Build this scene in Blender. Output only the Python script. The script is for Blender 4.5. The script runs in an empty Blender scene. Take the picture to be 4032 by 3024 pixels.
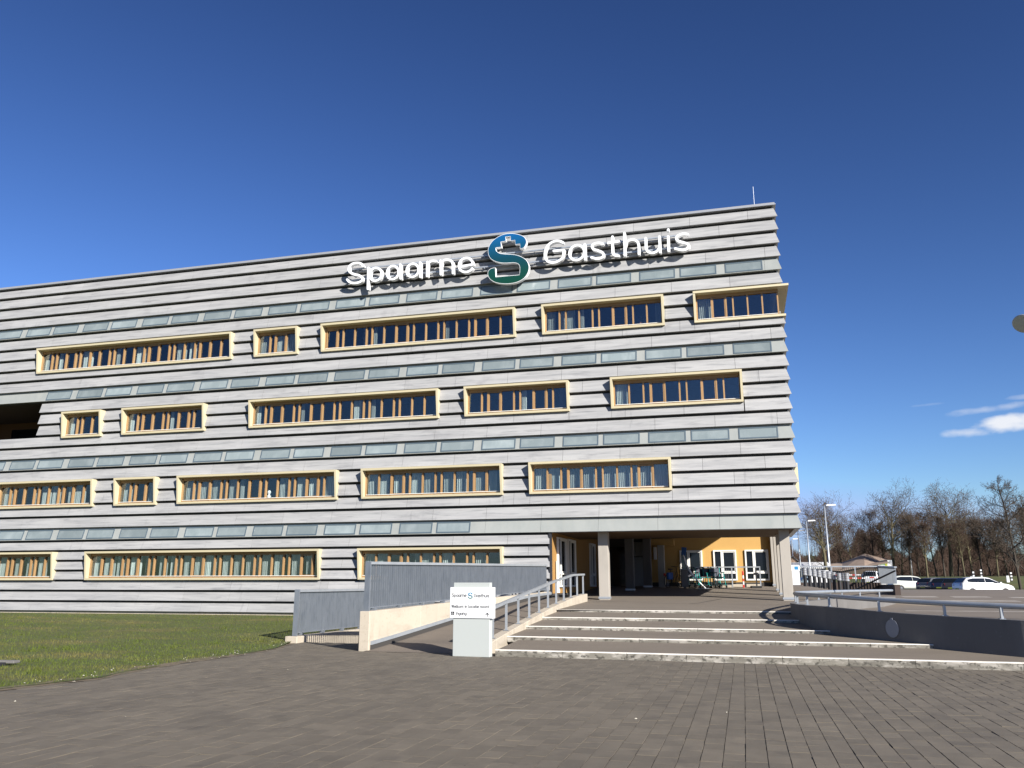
import bpy, bmesh, math, random
from mathutils import Vector, Matrix
random.seed(7)
R = math.radians
scene = bpy.context.scene

# ------------------------------------------------------------------ camera
cam_d = bpy.data.cameras.new('camera')
cam = bpy.data.objects.new('camera', cam_d)
scene.collection.objects.link(cam)
cam.location = (0, 0, 1.6)
cam.rotation_euler = (R(90 + 13.5), 0, R(15.1))
cam_d.sensor_fit = 'HORIZONTAL'
cam_d.sensor_width = 36.0
cam_d.lens = 36.0 * 3290.0 / 4032.0
cam_d.clip_start = 0.1
cam_d.clip_end = 3000
scene.camera = cam

# ------------------------------------------------------------------ world, sun, exposure
SUN_DIR = Vector((-1.2, 1.0, -0.75)).normalized()          # the way the light travels
SUN_EL = math.asin(-SUN_DIR.z)
SUN_ROT = math.atan2(-SUN_DIR.x, -SUN_DIR.y)
world = bpy.data.worlds.new('World'); scene.world = world
world.use_nodes = True
wn = world.node_tree.nodes; wl = world.node_tree.links
wn.clear()
sky = wn.new('ShaderNodeTexSky'); sky.sky_type = 'NISHITA'; sky.sun_disc = False
sky.sun_elevation = SUN_EL; sky.sun_rotation = SUN_ROT
sky.altitude = 0; sky.air_density = 1.0; sky.dust_density = 0.3; sky.ozone_density = 3.0
cap = wn.new('ShaderNodeVectorMath'); cap.operation = 'MINIMUM'; cap.inputs[1].default_value = (4.0, 5.0, 6.6)
wl.new(sky.outputs[0], cap.inputs[0])
gam = wn.new('ShaderNodeGamma'); gam.inputs['Gamma'].default_value = 1.6
wl.new(cap.outputs[0], gam.inputs['Color'])
hsv = wn.new('ShaderNodeHueSaturation'); hsv.inputs['Saturation'].default_value = 1.0; hsv.inputs['Value'].default_value = 0.44
tint = wn.new('ShaderNodeVectorMath'); tint.operation = 'MULTIPLY'; tint.inputs[1].default_value = (0.98, 0.965, 1.10)
wl.new(gam.outputs[0], tint.inputs[0]); wl.new(tint.outputs[0], hsv.inputs['Color'])
def wmath(op, a, b=None, c=None):
    n = wn.new('ShaderNodeMath'); n.operation = op
    for i, v in enumerate((a, b, c)):
        if v is None: continue
        if isinstance(v, (int, float)): n.inputs[i].default_value = v
        else: wl.new(v, n.inputs[i])
    return n.outputs[0]
# fair-weather clouds low in the sky: patches in (azimuth, elevation), ragged by noise
geo = wn.new('ShaderNodeNewGeometry')
vn = wn.new('ShaderNodeVectorMath'); vn.operation = 'SCALE'; vn.inputs[3].default_value = -1.0
wl.new(geo.outputs['Incoming'], vn.inputs[0])
sep = wn.new('ShaderNodeSeparateXYZ'); wl.new(vn.outputs[0], sep.inputs[0])
az = wmath('ARCTAN2', sep.outputs[0], sep.outputs[1]); el = wmath('ARCSINE', sep.outputs[2])
nz = wn.new('ShaderNodeTexNoise'); nz.inputs['Scale'].default_value = 26; nz.inputs['Detail'].default_value = 6
vm = wn.new('ShaderNodeVectorMath'); vm.operation = 'MULTIPLY'; vm.inputs[1].default_value = (1, 1, 2.2)
wl.new(vn.outputs[0], vm.inputs[0]); wl.new(vm.outputs[0], nz.inputs['Vector'])
def cloud(a0, e0, aw, eh, tilt, dens):
    da = wmath('SUBTRACT', az, a0)
    de = wmath('SUBTRACT', wmath('SUBTRACT', el, e0), wmath('MULTIPLY', da, tilt))
    d2 = wmath('ADD', wmath('POWER', wmath('DIVIDE', da, aw), 2), wmath('POWER', wmath('DIVIDE', de, eh), 2))
    f = wmath('ADD', wmath('SUBTRACT', 1.0, d2), wmath('MULTIPLY', wmath('SUBTRACT', nz.outputs[0], 0.5), 3.2))
    n = wn.new('ShaderNodeMapRange'); n.interpolation_type = 'SMOOTHSTEP'
    wl.new(f, n.inputs[0]); n.inputs[1].default_value = 0.0; n.inputs[2].default_value = 1.3
    n.inputs[3].default_value = 0; n.inputs[4].default_value = dens
    return n.outputs[0]
AZC = {}
def azel(px, py):
    x = px - 2016; y = py - 1512; f = 3290.0; p = R(13.5)
    v = Vector((x, f * math.cos(p) + y * math.sin(p), f * math.sin(p) - y * math.cos(p))).normalized()
    return math.atan2(v.x, v.y) - R(15.1), math.asin(v.z)
c1 = azel(3950, 1672); c2 = azel(3880, 1612); c3 = azel(4040, 1560); c4 = azel(3640, 1595); c5 = azel(3830, 1700)
m_ = cloud(c1[0], c1[1], 0.041, 0.0105, 0.02, 0.95)
for cc, aw, eh, t, dn in ((c2, 0.040, 0.0050, 0.07, 0.42), (c3, 0.02, 0.003, 0.05, 0.25), (c4, 0.02, 0.002, 0.02, 0.16), (c5, 0.03, 0.006, 0.0, 0.6)):
    m_ = wmath('MAXIMUM', m_, cloud(cc[0], cc[1], aw, eh, t, dn))
mixc = wn.new('ShaderNodeMix'); mixc.data_type = 'RGBA'
wl.new(m_, mixc.inputs[0]); wl.new(hsv.outputs[0], mixc.inputs[6])
mixc.inputs[7].default_value = (8.3, 8.5, 9.0, 1)
bg = wn.new('ShaderNodeBackground'); bg.inputs['Strength'].default_value = 0.05
wl.new(mixc.outputs[2], bg.inputs['Color'])
wo = wn.new('ShaderNodeOutputWorld'); wl.new(bg.outputs[0], wo.inputs['Surface'])

sun_d = bpy.data.lights.new('sun', 'SUN'); sun_d.energy = 5.0; sun_d.angle = R(0.53); sun_d.color = (1.0, 0.95, 0.88)
sun = bpy.data.objects.new('sun', sun_d); scene.collection.objects.link(sun)
sun.rotation_euler = SUN_DIR.to_track_quat('-Z', 'Y').to_euler()
sun.location = (40, -30, 40)
vs = scene.view_settings
vs.view_transform = 'Standard'; vs.look = 'None'; vs.gamma = 1.0; vs.use_curve_mapping = False
vs.exposure = 1.1
scene.render.engine = 'CYCLES'
scene.cycles.max_bounces = 8; scene.cycles.transparent_max_bounces = 12

# ------------------------------------------------------------------ helpers
C = scene.collection
def tag(o, label=None, cat=None, group=None, kind=None):
    if label: o['label'] = label
    if cat: o['category'] = cat
    if group: o['group'] = group
    if kind: o['kind'] = kind
    return o
def empty(name, loc=(0, 0, 0), rz=0.0, label=None, cat=None, group=None):
    o = bpy.data.objects.new(name, None); C.objects.link(o)
    o.location = loc; o.rotation_euler = (0, 0, rz); o.empty_display_size = 0.2
    return tag(o, label, cat, group)
def link(name, me, parent=None, loc=None, rot=None, scale=None):
    o = bpy.data.objects.new(name, me); C.objects.link(o)
    if parent is not None: o.parent = parent
    if loc is not None: o.location = loc
    if rot is not None: o.rotation_euler = rot
    if scale is not None: o.scale = scale
    return o
def copy_tree(o, parent=None):
    c = o.copy(); C.objects.link(c); c.parent = parent
    for ch in list(o.children): copy_tree(ch, c)
    return c

class MB:
    def __init__(s): s.v = []; s.f = []
    def add(s, vs, fs):
        n = len(s.v); s.v += [tuple(p) for p in vs]; s.f += [tuple(i + n for i in f) for f in fs]; return s
    def box(s, x0, x1, y0, y1, z0, z1):
        return s.add([(x0, y0, z0), (x1, y0, z0), (x1, y1, z0), (x0, y1, z0), (x0, y0, z1), (x1, y0, z1), (x1, y1, z1), (x0, y1, z1)],
                     [(0, 3, 2, 1), (4, 5, 6, 7), (0, 1, 5, 4), (1, 2, 6, 5), (2, 3, 7, 6), (3, 0, 4, 7)])
    def hexa(s, p):   # 8 points, order as box
        return s.add(p, [(0, 3, 2, 1), (4, 5, 6, 7), (0, 1, 5, 4), (1, 2, 6, 5), (2, 3, 7, 6), (3, 0, 4, 7)])
    def quad(s, a, b, c, d): return s.add([a, b, c, d], [(0, 1, 2, 3)])
    def prism(s, poly, z0, z1):     # poly in xy, counter-clockwise
        n = len(poly)
        z0f = z0 if callable(z0) else (lambda x, y: z0); z1f = z1 if callable(z1) else (lambda x, y: z1)
        v = [(x, y, z0f(x, y)) for x, y in poly] + [(x, y, z1f(x, y)) for x, y in poly]
        f = [tuple(range(n - 1, -1, -1)), tuple(range(n, 2 * n))] + [(i, (i + 1) % n, n + (i + 1) % n, n + i) for i in range(n)]
        return s.add(v, f)
    def tube(s, pts, r, n=8, cap=True, closed=False):
        pts = [Vector(p) for p in pts]; rs = r if isinstance(r, (list, tuple)) else [r] * len(pts)
        rings = []; prev = None; m = len(pts)
        for i, p in enumerate(pts):
            if closed: t = pts[(i + 1) % m] - pts[i - 1]
            else: t = pts[min(i + 1, m - 1)] - pts[max(i - 1, 0)]
            t.normalize()
            if prev is None:
                a = Vector((0, 0, 1)) if abs(t.z) < 0.9 else Vector((1, 0, 0))
                u = t.cross(a).normalized()
            else:
                u = (prev - t * prev.dot(t)).normalized()
            prev = u; w = t.cross(u)
            rings.append([p + (u * math.cos(2 * math.pi * k / n) + w * math.sin(2 * math.pi * k / n)) * rs[i] for k in range(n)])
        v = [q for ring in rings for q in ring]; f = []
        for i in range(m if closed else m - 1):
            j = (i + 1) % m
            for k in range(n): f.append((i * n + k, i * n + (k + 1) % n, j * n + (k + 1) % n, j * n + k))
        if cap and not closed: f += [tuple(range(n - 1, -1, -1)), tuple((m - 1) * n + k for k in range(n))]
        return s.add(v, f)
    def lathe(s, prof, n=16, cx=0, cy=0):   # prof: (r, z)
        v = []; f = []
        for r, z in prof: v += [(cx + r * math.cos(2 * math.pi * k / n), cy + r * math.sin(2 * math.pi * k / n), z) for k in range(n)]
        for i in range(len(prof) - 1):
            for k in range(n): f.append((i * n + k, i * n + (k + 1) % n, (i + 1) * n + (k + 1) % n, (i + 1) * n + k))
        f += [tuple(range(n - 1, -1, -1)), tuple((len(prof) - 1) * n + k for k in range(n))]
        return s.add(v, f)
    def mesh(s, name, mat, smooth=False):
        me = bpy.data.meshes.new(name); me.from_pydata(s.v, [], s.f); me.update()
        for m in (mat if isinstance(mat, (list, tuple)) else [mat]): me.materials.append(m)
        if smooth: me.polygons.foreach_set('use_smooth', [True] * len(me.polygons))
        return me
    def build(s, name, mat, parent=None, loc=None, rot=None, smooth=False, bevel=0, seg=1, smooth_angle=None):
        o = link(name, s.mesh(name, mat, smooth), parent, loc, rot)
        if bevel:
            b = o.modifiers.new('bevel', 'BEVEL'); b.width = bevel; b.segments = seg; b.limit_method = 'ANGLE'; b.angle_limit = R(40)
        return o

# ------------------------------------------------------------------ materials
ALB = 0.595          # the listed colours are a little high for the chosen exposure
def pmat(name, col, rough=0.6, layers=(), bump=None, metal=0.0, spec=0.5, rand=0.0, coat=0.0, tone=0.0):
    """layers: (scale xyz, second colour, low, high, amount[, detail]); bump: (scale xyz, strength, distance)"""
    k = 0.84 if ('white' in name or 'paint' in name or 'light' in name or 'steel' in name) and 'kerb' not in name and 'ochre' not in name else ALB
    col = tuple(c * k for c in col); layers = [(ly[0], tuple(c * k for c in ly[1])) + tuple(ly[2:]) for ly in layers]
    m = bpy.data.materials.new(name); m.use_nodes = True
    nt = m.node_tree; N = nt.nodes; L = nt.links
    b = N['Principled BSDF']
    b.inputs['Roughness'].default_value = rough; b.inputs['Metallic'].default_value = metal
    b.inputs['Specular IOR Level'].default_value = spec
    if coat: b.inputs['Coat Weight'].default_value = coat; b.inputs['Coat Roughness'].default_value = 0.08
    g = N.new('ShaderNodeNewGeometry')
    def noise(sc, detail=5.0):
        v = N.new('ShaderNodeVectorMath'); v.operation = 'MULTIPLY'; v.inputs[1].default_value = sc
        L.new(g.outputs['Position'], v.inputs[0])
        t = N.new('ShaderNodeTexNoise'); t.inputs['Scale'].default_value = 1.0; t.inputs['Detail'].default_value = detail
        t.inputs['Roughness'].default_value = 0.6
        L.new(v.outputs[0], t.inputs['Vector']); return t.outputs[0]
    cur = None
    rgb = N.new('ShaderNodeRGB'); rgb.outputs[0].default_value = (*col, 1); cur = rgb.outputs[0]
    for ly in layers:
        sc, c2, lo, hi, amt = ly[:5]
        n = noise(sc, ly[5] if len(ly) > 5 else 5.0)
        mr = N.new('ShaderNodeMapRange'); L.new(n, mr.inputs[0])
        mr.inputs[1].default_value = lo; mr.inputs[2].default_value = hi; mr.inputs[3].default_value = 0; mr.inputs[4].default_value = amt
        mx = N.new('ShaderNodeMix'); mx.data_type = 'RGBA'
        L.new(mr.outputs[0], mx.inputs[0]); L.new(cur, mx.inputs[6]); mx.inputs[7].default_value = (*c2, 1)
        cur = mx.outputs[2]
    if rand:
        oi = N.new('ShaderNodeObjectInfo')
        mr = N.new('ShaderNodeMapRange'); L.new(oi.outputs['Random'], mr.inputs[0])
        mr.inputs[3].default_value = 1 - rand; mr.inputs[4].default_value = 1 + rand
        mx = N.new('ShaderNodeVectorMath'); mx.operation = 'SCALE'
        L.new(cur, mx.inputs[0]); L.new(mr.outputs[0], mx.inputs[3]); cur = mx.outputs[0]
    if tone:
        at = N.new('ShaderNodeAttribute'); at.attribute_name = 'tone'
        mr = N.new('ShaderNodeMapRange'); L.new(at.outputs['Fac'], mr.inputs[0])
        mr.inputs[3].default_value = 1 - tone; mr.inputs[4].default_value = 1 + tone
        mx = N.new('ShaderNodeVectorMath'); mx.operation = 'SCALE'
        L.new(cur, mx.inputs[0]); L.new(mr.outputs[0], mx.inputs[3]); cur = mx.outputs[0]
    L.new(cur, b.inputs['Base Color'])
    if bump:
        n = noise(bump[0], 6.0)
        bp = N.new('ShaderNodeBump'); bp.inputs['Strength'].default_value = bump[1]; bp.inputs['Distance'].default_value = bump[2]
        L.new(n, bp.inputs['Height']); L.new(bp.outputs[0], b.inputs['Normal'])
    return m
def glass_mat(name, tint, ior=1.5, boost=0.0):
    m = bpy.data.materials.new(name); m.use_nodes = True
    nt = m.node_tree; N = nt.nodes; L = nt.links; N.clear()
    o = N.new('ShaderNodeOutputMaterial'); mx = N.new('ShaderNodeMixShader')
    t = N.new('ShaderNodeBsdfTransparent'); t.inputs[0].default_value = (*tint, 1)
    gl = N.new('ShaderNodeBsdfGlossy'); gl.inputs['Roughness'].default_value = 0.02; gl.inputs[0].default_value = (0.95, 0.97, 1, 1)
    lw = N.new('ShaderNodeLayerWeight'); lw.inputs[0].default_value = 0.5
    pw_ = N.new('ShaderNodeMath'); pw_.operation = 'POWER'; pw_.inputs[1].default_value = 4.5; L.new(lw.outputs['Facing'], pw_.inputs[0])
    ad = N.new('ShaderNodeMath'); ad.operation = 'MULTIPLY_ADD'; ad.inputs[1].default_value = 0.9; ad.inputs[2].default_value = 0.045 + boost; ad.use_clamp = True
    L.new(pw_.outputs[0], ad.inputs[0]); L.new(ad.outputs[0], mx.inputs[0])
    L.new(t.outputs[0], mx.inputs[1]); L.new(gl.outputs[0], mx.inputs[2]); L.new(mx.outputs[0], o.inputs[0])
    return m
def grad_mat(name, z0, z1, stops, rough=0.35):
    m = bpy.data.materials.new(name); m.use_nodes = True
    nt = m.node_tree; N = nt.nodes; L = nt.links; b = N['Principled BSDF']; b.inputs['Roughness'].default_value = rough
    g = N.new('ShaderNodeNewGeometry'); s = N.new('ShaderNodeSeparateXYZ'); L.new(g.outputs['Position'], s.inputs[0])
    mr = N.new('ShaderNodeMapRange'); L.new(s.outputs[2], mr.inputs[0]); mr.inputs[1].default_value = z0; mr.inputs[2].default_value = z1
    cr = N.new('ShaderNodeValToRGB'); L.new(mr.outputs[0], cr.inputs[0])
    e = cr.color_ramp.elements
    e[0].position = stops[0][0]; e[0].color = (*stops[0][1], 1); e[1].position = stops[-1][0]; e[1].color = (*stops[-1][1], 1)
    for p, c in stops[1:-1]:
        k = e.new(p); k.color = (*c, 1)
    L.new(cr.outputs[0], b.inputs['Base Color']); return m

M = {}
M['zinc'] = pmat('cladding panel', (0.495, 0.495, 0.49), 0.55, [((0.35, 1, 5.0), (0.36, 0.362, 0.365), 0.40, 0.68, 0.85), ((0.5, 1, 12.0), (0.62, 0.615, 0.605), 0.48, 0.74, 0.5), ((0.9, 1, 9.0), (0.26, 0.262, 0.27), 0.53, 0.72, 0.7),
    ((0.8, 1, 1.2), (0.27, 0.265, 0.275), 0.60, 0.80, 0.7), ((2.6, 1, 0.45), (0.20, 0.20, 0.205), 0.63, 0.78, 0.6)], ((9, 9, 9), 0.06, 0.02), rand=0.045)
M['strip'] = pmat('pale green glass cladding', (0.45, 0.47, 0.445), 0.30, [((1.5, 1, 1.0), (0.34, 0.37, 0.355), 0.4, 0.75, 0.7), ((6, 1, 0.8), (0.45, 0.46, 0.42), 0.5, 0.8, 0.5)])
M['pane_strip'] = pmat('frosted pane', (0.285, 0.34, 0.35), 0.16, [((1.2, 1, 1.0), (0.40, 0.46, 0.465), 0.45, 0.7, 0.8), ((3.0, 1, 0.8), (0.19, 0.24, 0.255), 0.55, 0.8, 0.5)], rand=0.2)
M['pane_frame'] = pmat('blue grey pane frame', (0.12, 0.165, 0.20), 0.4)
M['cream'] = pmat('cream frame', (0.80, 0.705, 0.465), 0.45, [((0.8, 1, 1), (0.72, 0.63, 0.42), 0.55, 0.8, 0.5), ((2.5, 2, 6), (0.42, 0.33, 0.16), 0.72, 0.85, 0.5)], rand=0.04)
M['wood'] = pmat('window timber', (0.49, 0.295, 0.13), 0.5, [((20, 20, 2), (0.38, 0.22, 0.09), 0.4, 0.8, 0.6)], rand=0.06)
M['glass'] = glass_mat('window glass', (0.90, 0.93, 0.93), 1.5, 0.02)
M['curtain'] = pmat('sheer curtain', (0.58, 0.63, 0.61), 0.8, [((8, 8, 0.4), (0.33, 0.38, 0.375), 0.45, 0.65, 0.7)], rand=0.3)
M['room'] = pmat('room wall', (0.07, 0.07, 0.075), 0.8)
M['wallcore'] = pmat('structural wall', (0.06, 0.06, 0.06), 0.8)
M['coping'] = pmat('roof edge metal', (0.55, 0.56, 0.57), 0.35, metal=0.3)
M['dark_metal'] = pmat('dark metal', (0.035, 0.035, 0.04), 0.5)
M['roof'] = pmat('roof felt', (0.10, 0.10, 0.10), 0.9)
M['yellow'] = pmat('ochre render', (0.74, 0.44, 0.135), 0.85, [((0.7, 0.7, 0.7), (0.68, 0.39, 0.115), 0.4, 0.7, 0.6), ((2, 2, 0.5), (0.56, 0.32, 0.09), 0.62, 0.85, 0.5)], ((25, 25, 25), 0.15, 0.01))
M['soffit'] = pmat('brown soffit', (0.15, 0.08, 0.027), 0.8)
M['ochre_shaded'] = pmat('shaded ochre wall', (0.50, 0.27, 0.07), 0.85, [((0.7, 0.7, 0.7), (0.44, 0.235, 0.06), 0.4, 0.7, 0.6)], ((25, 25, 25), 0.15, 0.01))  # ochre render darkened, the side wall's shade is put into its colour
M['column_shaded'] = pmat('shaded column', (0.15, 0.14, 0.13), 0.8, [((1.5, 1.5, 0.7), (0.11, 0.10, 0.095), 0.45, 0.7, 0.7)])  # column concrete darkened to carry the shade deep in the undercroft
M['white_frame'] = pmat('white window frame', (0.80, 0.79, 0.74), 0.45)
M['black_glass'] = pmat('dark glass', (0.008, 0.009, 0.011), 0.08, spec=0.5)
M['column'] = pmat('column concrete', (0.52, 0.48, 0.42), 0.8, [((1.5, 1.5, 0.7), (0.42, 0.39, 0.34), 0.45, 0.7, 0.7), ((5, 5, 2), (0.30, 0.27, 0.22), 0.62, 0.8, 0.35)], ((12, 12, 12), 0.15, 0.01))
M['letter'] = pmat('white letter', (0.86, 0.87, 0.88), 0.4)
M['emblem'] = grad_mat('emblem gradient', 14.45, 16.85, [(0, (0.002, 0.040, 0.019)), (0.25, (0.002, 0.042, 0.030)), (0.5, (0.002, 0.039, 0.058)), (0.75, (0.002, 0.06, 0.13)), (1, (0.003, 0.084, 0.25))])
M['steel'] = pmat('galvanised steel', (0.29, 0.315, 0.35), 0.42, [((6, 6, 2), (0.20, 0.225, 0.26), 0.45, 0.7, 0.7), ((2, 2, 1.2), (0.38, 0.41, 0.45), 0.55, 0.75, 0.5)], metal=0.55)
M['steel_light'] = pmat('galvanised rail', (0.56, 0.60, 0.64), 0.40, [((3, 3, 3), (0.42, 0.46, 0.5), 0.45, 0.7, 0.6)], metal=0.4)
M['concrete'] = pmat('cast concrete', (0.66, 0.58, 0.46), 0.85, [((0.9, 0.9, 0.9), (0.56, 0.49, 0.39), 0.45, 0.7, 0.7), ((3, 3, 0.35), (0.36, 0.30, 0.22), 0.55, 0.72, 0.55), ((0.6, 0.6, 2.5), (0.42, 0.36, 0.28), 0.52, 0.66, 0.5), ((14, 14, 14), (0.36, 0.31, 0.23), 0.58, 0.72, 0.5)], ((18, 18, 18), 0.3, 0.01))
M['concrete_grey'] = pmat('weathered concrete', (0.19, 0.18, 0.17), 0.85, [((0.8, 0.8, 0.5), (0.25, 0.24, 0.23), 0.45, 0.7, 0.7), ((2.5, 2.5, 0.6), (0.12, 0.115, 0.115), 0.58, 0.8, 0.6), ((10, 10, 10), (0.30, 0.29, 0.28), 0.62, 0.75, 0.4)], ((15, 15, 15), 0.3, 0.01))
M['kerb'] = pmat('stained white kerb', (0.62, 0.58, 0.51), 0.8, [((2.2, 2.2, 7.0), (0.26, 0.24, 0.195), 0.40, 0.55, 0.9), ((0.6, 0.6, 4), (0.20, 0.185, 0.15), 0.46, 0.60, 0.8), ((9, 9, 12), (0.07, 0.065, 0.05), 0.52, 0.62, 0.85)], ((25, 25, 25), 0.4, 0.01), rand=0.12)
M['kerb_top'] = pmat('white painted nosing', (0.80, 0.76, 0.68), 0.7, [((4, 4, 4), (0.62, 0.58, 0.50), 0.5, 0.75, 0.6), ((14, 14, 14), (0.30, 0.28, 0.23), 0.66, 0.76, 0.6)])
M['tread'] = pmat('exposed aggregate', (0.235, 0.195, 0.150), 0.9, [((60, 60, 60), (0.34, 0.285, 0.225), 0.5, 0.72, 0.55), ((30, 30, 30), (0.11, 0.09, 0.07), 0.55, 0.72, 0.5), ((0.5, 1.4, 1), (0.185, 0.153, 0.118), 0.45, 0.7, 0.6)], ((70, 70, 70), 0.4, 0.006))
M['asphalt_brown'] = pmat('brown asphalt', (0.225, 0.185, 0.145), 0.9, [((0.25, 1.0, 1), (0.15, 0.125, 0.10), 0.45, 0.7, 0.7), ((40, 40, 40), (0.27, 0.23, 0.19), 0.5, 0.75, 0.4), ((0.08, 0.9, 1), (0.11, 0.09, 0.075), 0.62, 0.72, 0.5)], ((50, 50, 50), 0.3, 0.006))
M['asphalt'] = pmat('asphalt', (0.060, 0.058, 0.056), 0.9, [((30, 30, 30), (0.09, 0.088, 0.085), 0.5, 0.75, 0.5)])
M['sand'] = pmat('joint sand', (0.095, 0.08, 0.062), 0.95)
M['paver'] = pmat('concrete paver', (0.176, 0.148, 0.109), 0.85, [((5, 3.2, 1), (0.212, 0.178, 0.131), 0.42, 0.68, 0.8), ((1.0, 0.45, 1), (0.142, 0.119, 0.089), 0.46, 0.68, 0.8), ((2.0, 2.2, 1), (0.112, 0.094, 0.075), 0.58, 0.72, 0.75),
    ((70, 70, 1), (0.25, 0.22, 0.185), 0.6, 0.75, 0.45), ((11, 8, 1), (0.165, 0.16, 0.125), 0.55, 0.75, 0.5)], ((90, 90, 90), 0.35, 0.004), tone=0.13)
M['grass'] = pmat('turf', (0.100, 0.112, 0.018), 0.9, [((0.28, 0.5, 1), (0.185, 0.148, 0.045), 0.48, 0.66, 0.8), ((1.3, 2.0, 1), (0.065, 0.105, 0.018), 0.45, 0.65, 0.7), ((7, 9, 1), (0.05, 0.065, 0.014), 0.5, 0.7, 0.7), ((0.12, 0.4, 1), (0.09, 0.13, 0.024), 0.5, 0.65, 0.6)], ((20, 20, 20), 0.6, 0.03))
M['blade'] = pmat('grass blade', (0.120, 0.158, 0.022), 0.7, [((0.28, 0.5, 1), (0.24, 0.20, 0.065), 0.48, 0.64, 0.8), ((3, 3, 3), (0.085, 0.115, 0.014), 0.45, 0.65, 0.7)], spec=0.2)
M['earth'] = pmat('bare earth', (0.20, 0.155, 0.10), 0.95, [((6, 6, 6), (0.11, 0.085, 0.05), 0.45, 0.7, 0.8), ((2, 2, 2), (0.07, 0.09, 0.02), 0.5, 0.65, 0.6)], ((30, 30, 30), 0.5, 0.01))
M['chip'] = pmat('pale litter', (0.62, 0.58, 0.48), 0.8)
M['sign_white'] = pmat('white sign enamel', (0.84, 0.85, 0.84), 0.30, [((1.2, 1.2, 0.6), (0.76, 0.78, 0.76), 0.5, 0.8, 0.6)])
M['sign_body'] = pmat('pale grey green enamel', (0.66, 0.70, 0.67), 0.32, [((1.5, 1.5, 0.6), (0.58, 0.62, 0.59), 0.5, 0.8, 0.6)])
M['ink'] = pmat('dark lettering', (0.045, 0.045, 0.05), 0.5)
M['ink_grey'] = pmat('grey lettering', (0.10, 0.10, 0.105), 0.5)
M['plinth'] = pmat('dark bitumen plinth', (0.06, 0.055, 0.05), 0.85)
M['bark'] = pmat('yellowish bark', (0.20, 0.175, 0.09), 0.95, [((2, 2, 0.6), (0.060, 0.050, 0.035), 0.4, 0.65, 0.8)])  # yellowish brown with darker patches
M['bark_dark'] = pmat('dark bark', (0.060, 0.048, 0.036), 0.95, [((2, 2, 0.6), (0.09, 0.08, 0.05), 0.45, 0.7, 0.6)])
M['twig'] = pmat('twig', (0.115, 0.082, 0.055), 0.95, rand=0.2)
M['twig_red'] = pmat('reddish twig', (0.100, 0.058, 0.038), 0.95, rand=0.2)

# ------------------------------------------------------------------ terrain of the setting
def lerp(a, b, t): return a + (b - a) * t
def interp(t, pts):
    if t <= pts[0][0]: return pts[0][1]
    for (a, va), (b, vb) in zip(pts, pts[1:]):
        if t <= b: return lerp(va, vb, (t - a) / (b - a))
    return pts[-1][1]
NEAR = [(1.42, 27.0), (1.44, 26.0), (1.62, 24.5), (2.12, 23.05), (2.95, 22.0), (3.90, 21.1), (4.95, 20.15), (5.75, 19.5), (6.6, 19.08), (8.0, 18.88), (11, 18.80), (15, 18.75)]
BACK = [(1.42, 27.0), (1.55, 28.0), (1.95, 29.8), (2.65, 32.5), (3.45, 35.2), (4.75, 38.4), (6.35, 41.4)]
NEAR_Y = sorted([(y, x) for x, y in NEAR]); BACK_Y = [(y, x) for x, y in BACK]
def wall_x(y):     # x of the curved wall at a given y
    return interp(y, NEAR_Y) if y < 27.0 else interp(y, BACK_Y)
def plaza_z(y): return interp(y, [(27.3, 0.80), (34.6, 1.0), (41.0, 1.27), (46, 1.52), (60, 1.62)])
DRIVE = [(19, 0.46), (22, 0.5), (30, 0.55), (41, 0.68), (50, 0.9), (60, 1.15), (68, 1.27), (72, 1.15), (76, 0.78)]
def drive_z(x, y):
    z = interp(y, DRIVE)
    if y > 41.0 and y < 70:
        t = max(0.0, min(1.0, (x - 2.6) / 5.0)); t = t * t * (3 - 2 * t)
        z = lerp(plaza_z(y), z, t)
    return z
def ground_h(x, y):
    d = math.hypot(x, y)
    if y < 48: h = -0.6
    else: h = interp(d, [(48, -0.6), (70, 0.6), (76, 0.70), (106, 0.80), (111, 1.5), (122, 2.55), (140, 2.8), (600, 3.0)])
    return h
def grid_mesh(name, xs, ys, zf, mat, keep=None):
    mb = MB(); idx = {}
    for j, y in enumerate(ys):
        for i, x in enumerate(xs):
            idx[i, j] = len(mb.v); mb.v.append((x, y, zf(x, y)))
    for j in range(len(ys) - 1):
        for i in range(len(xs) - 1):
            if keep is None or keep((xs[i] + xs[i + 1]) / 2, (ys[j] + ys[j + 1]) / 2):
                mb.f.append((idx[i, j], idx[i + 1, j], idx[i + 1, j + 1], idx[i, j + 1]))
    return mb.build(name, mat, smooth=True)
xs = [-900, -400, -150, -80, -40] + [-30 + 5 * i for i in range(30)] + [130, 160, 220, 400, 900]
ys = [-300, -60, -10, 10, 30, 48, 52] + [55 + 4 * i for i in range(26)] + [170, 200, 260, 400, 900, 1600]
tag(grid_mesh('ground', xs, ys, ground_h, M['grass']), kind='structure')
# parking lot beyond the drive
tag(grid_mesh('parking_lot', [2 + 4 * i for i in range(25)], [73 + 3 * i for i in range(11)], lambda x, y: ground_h(x, y) + 0.03 if math.hypot(x, y) > 70 else 0.65, M['asphalt']), kind='structure')

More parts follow.
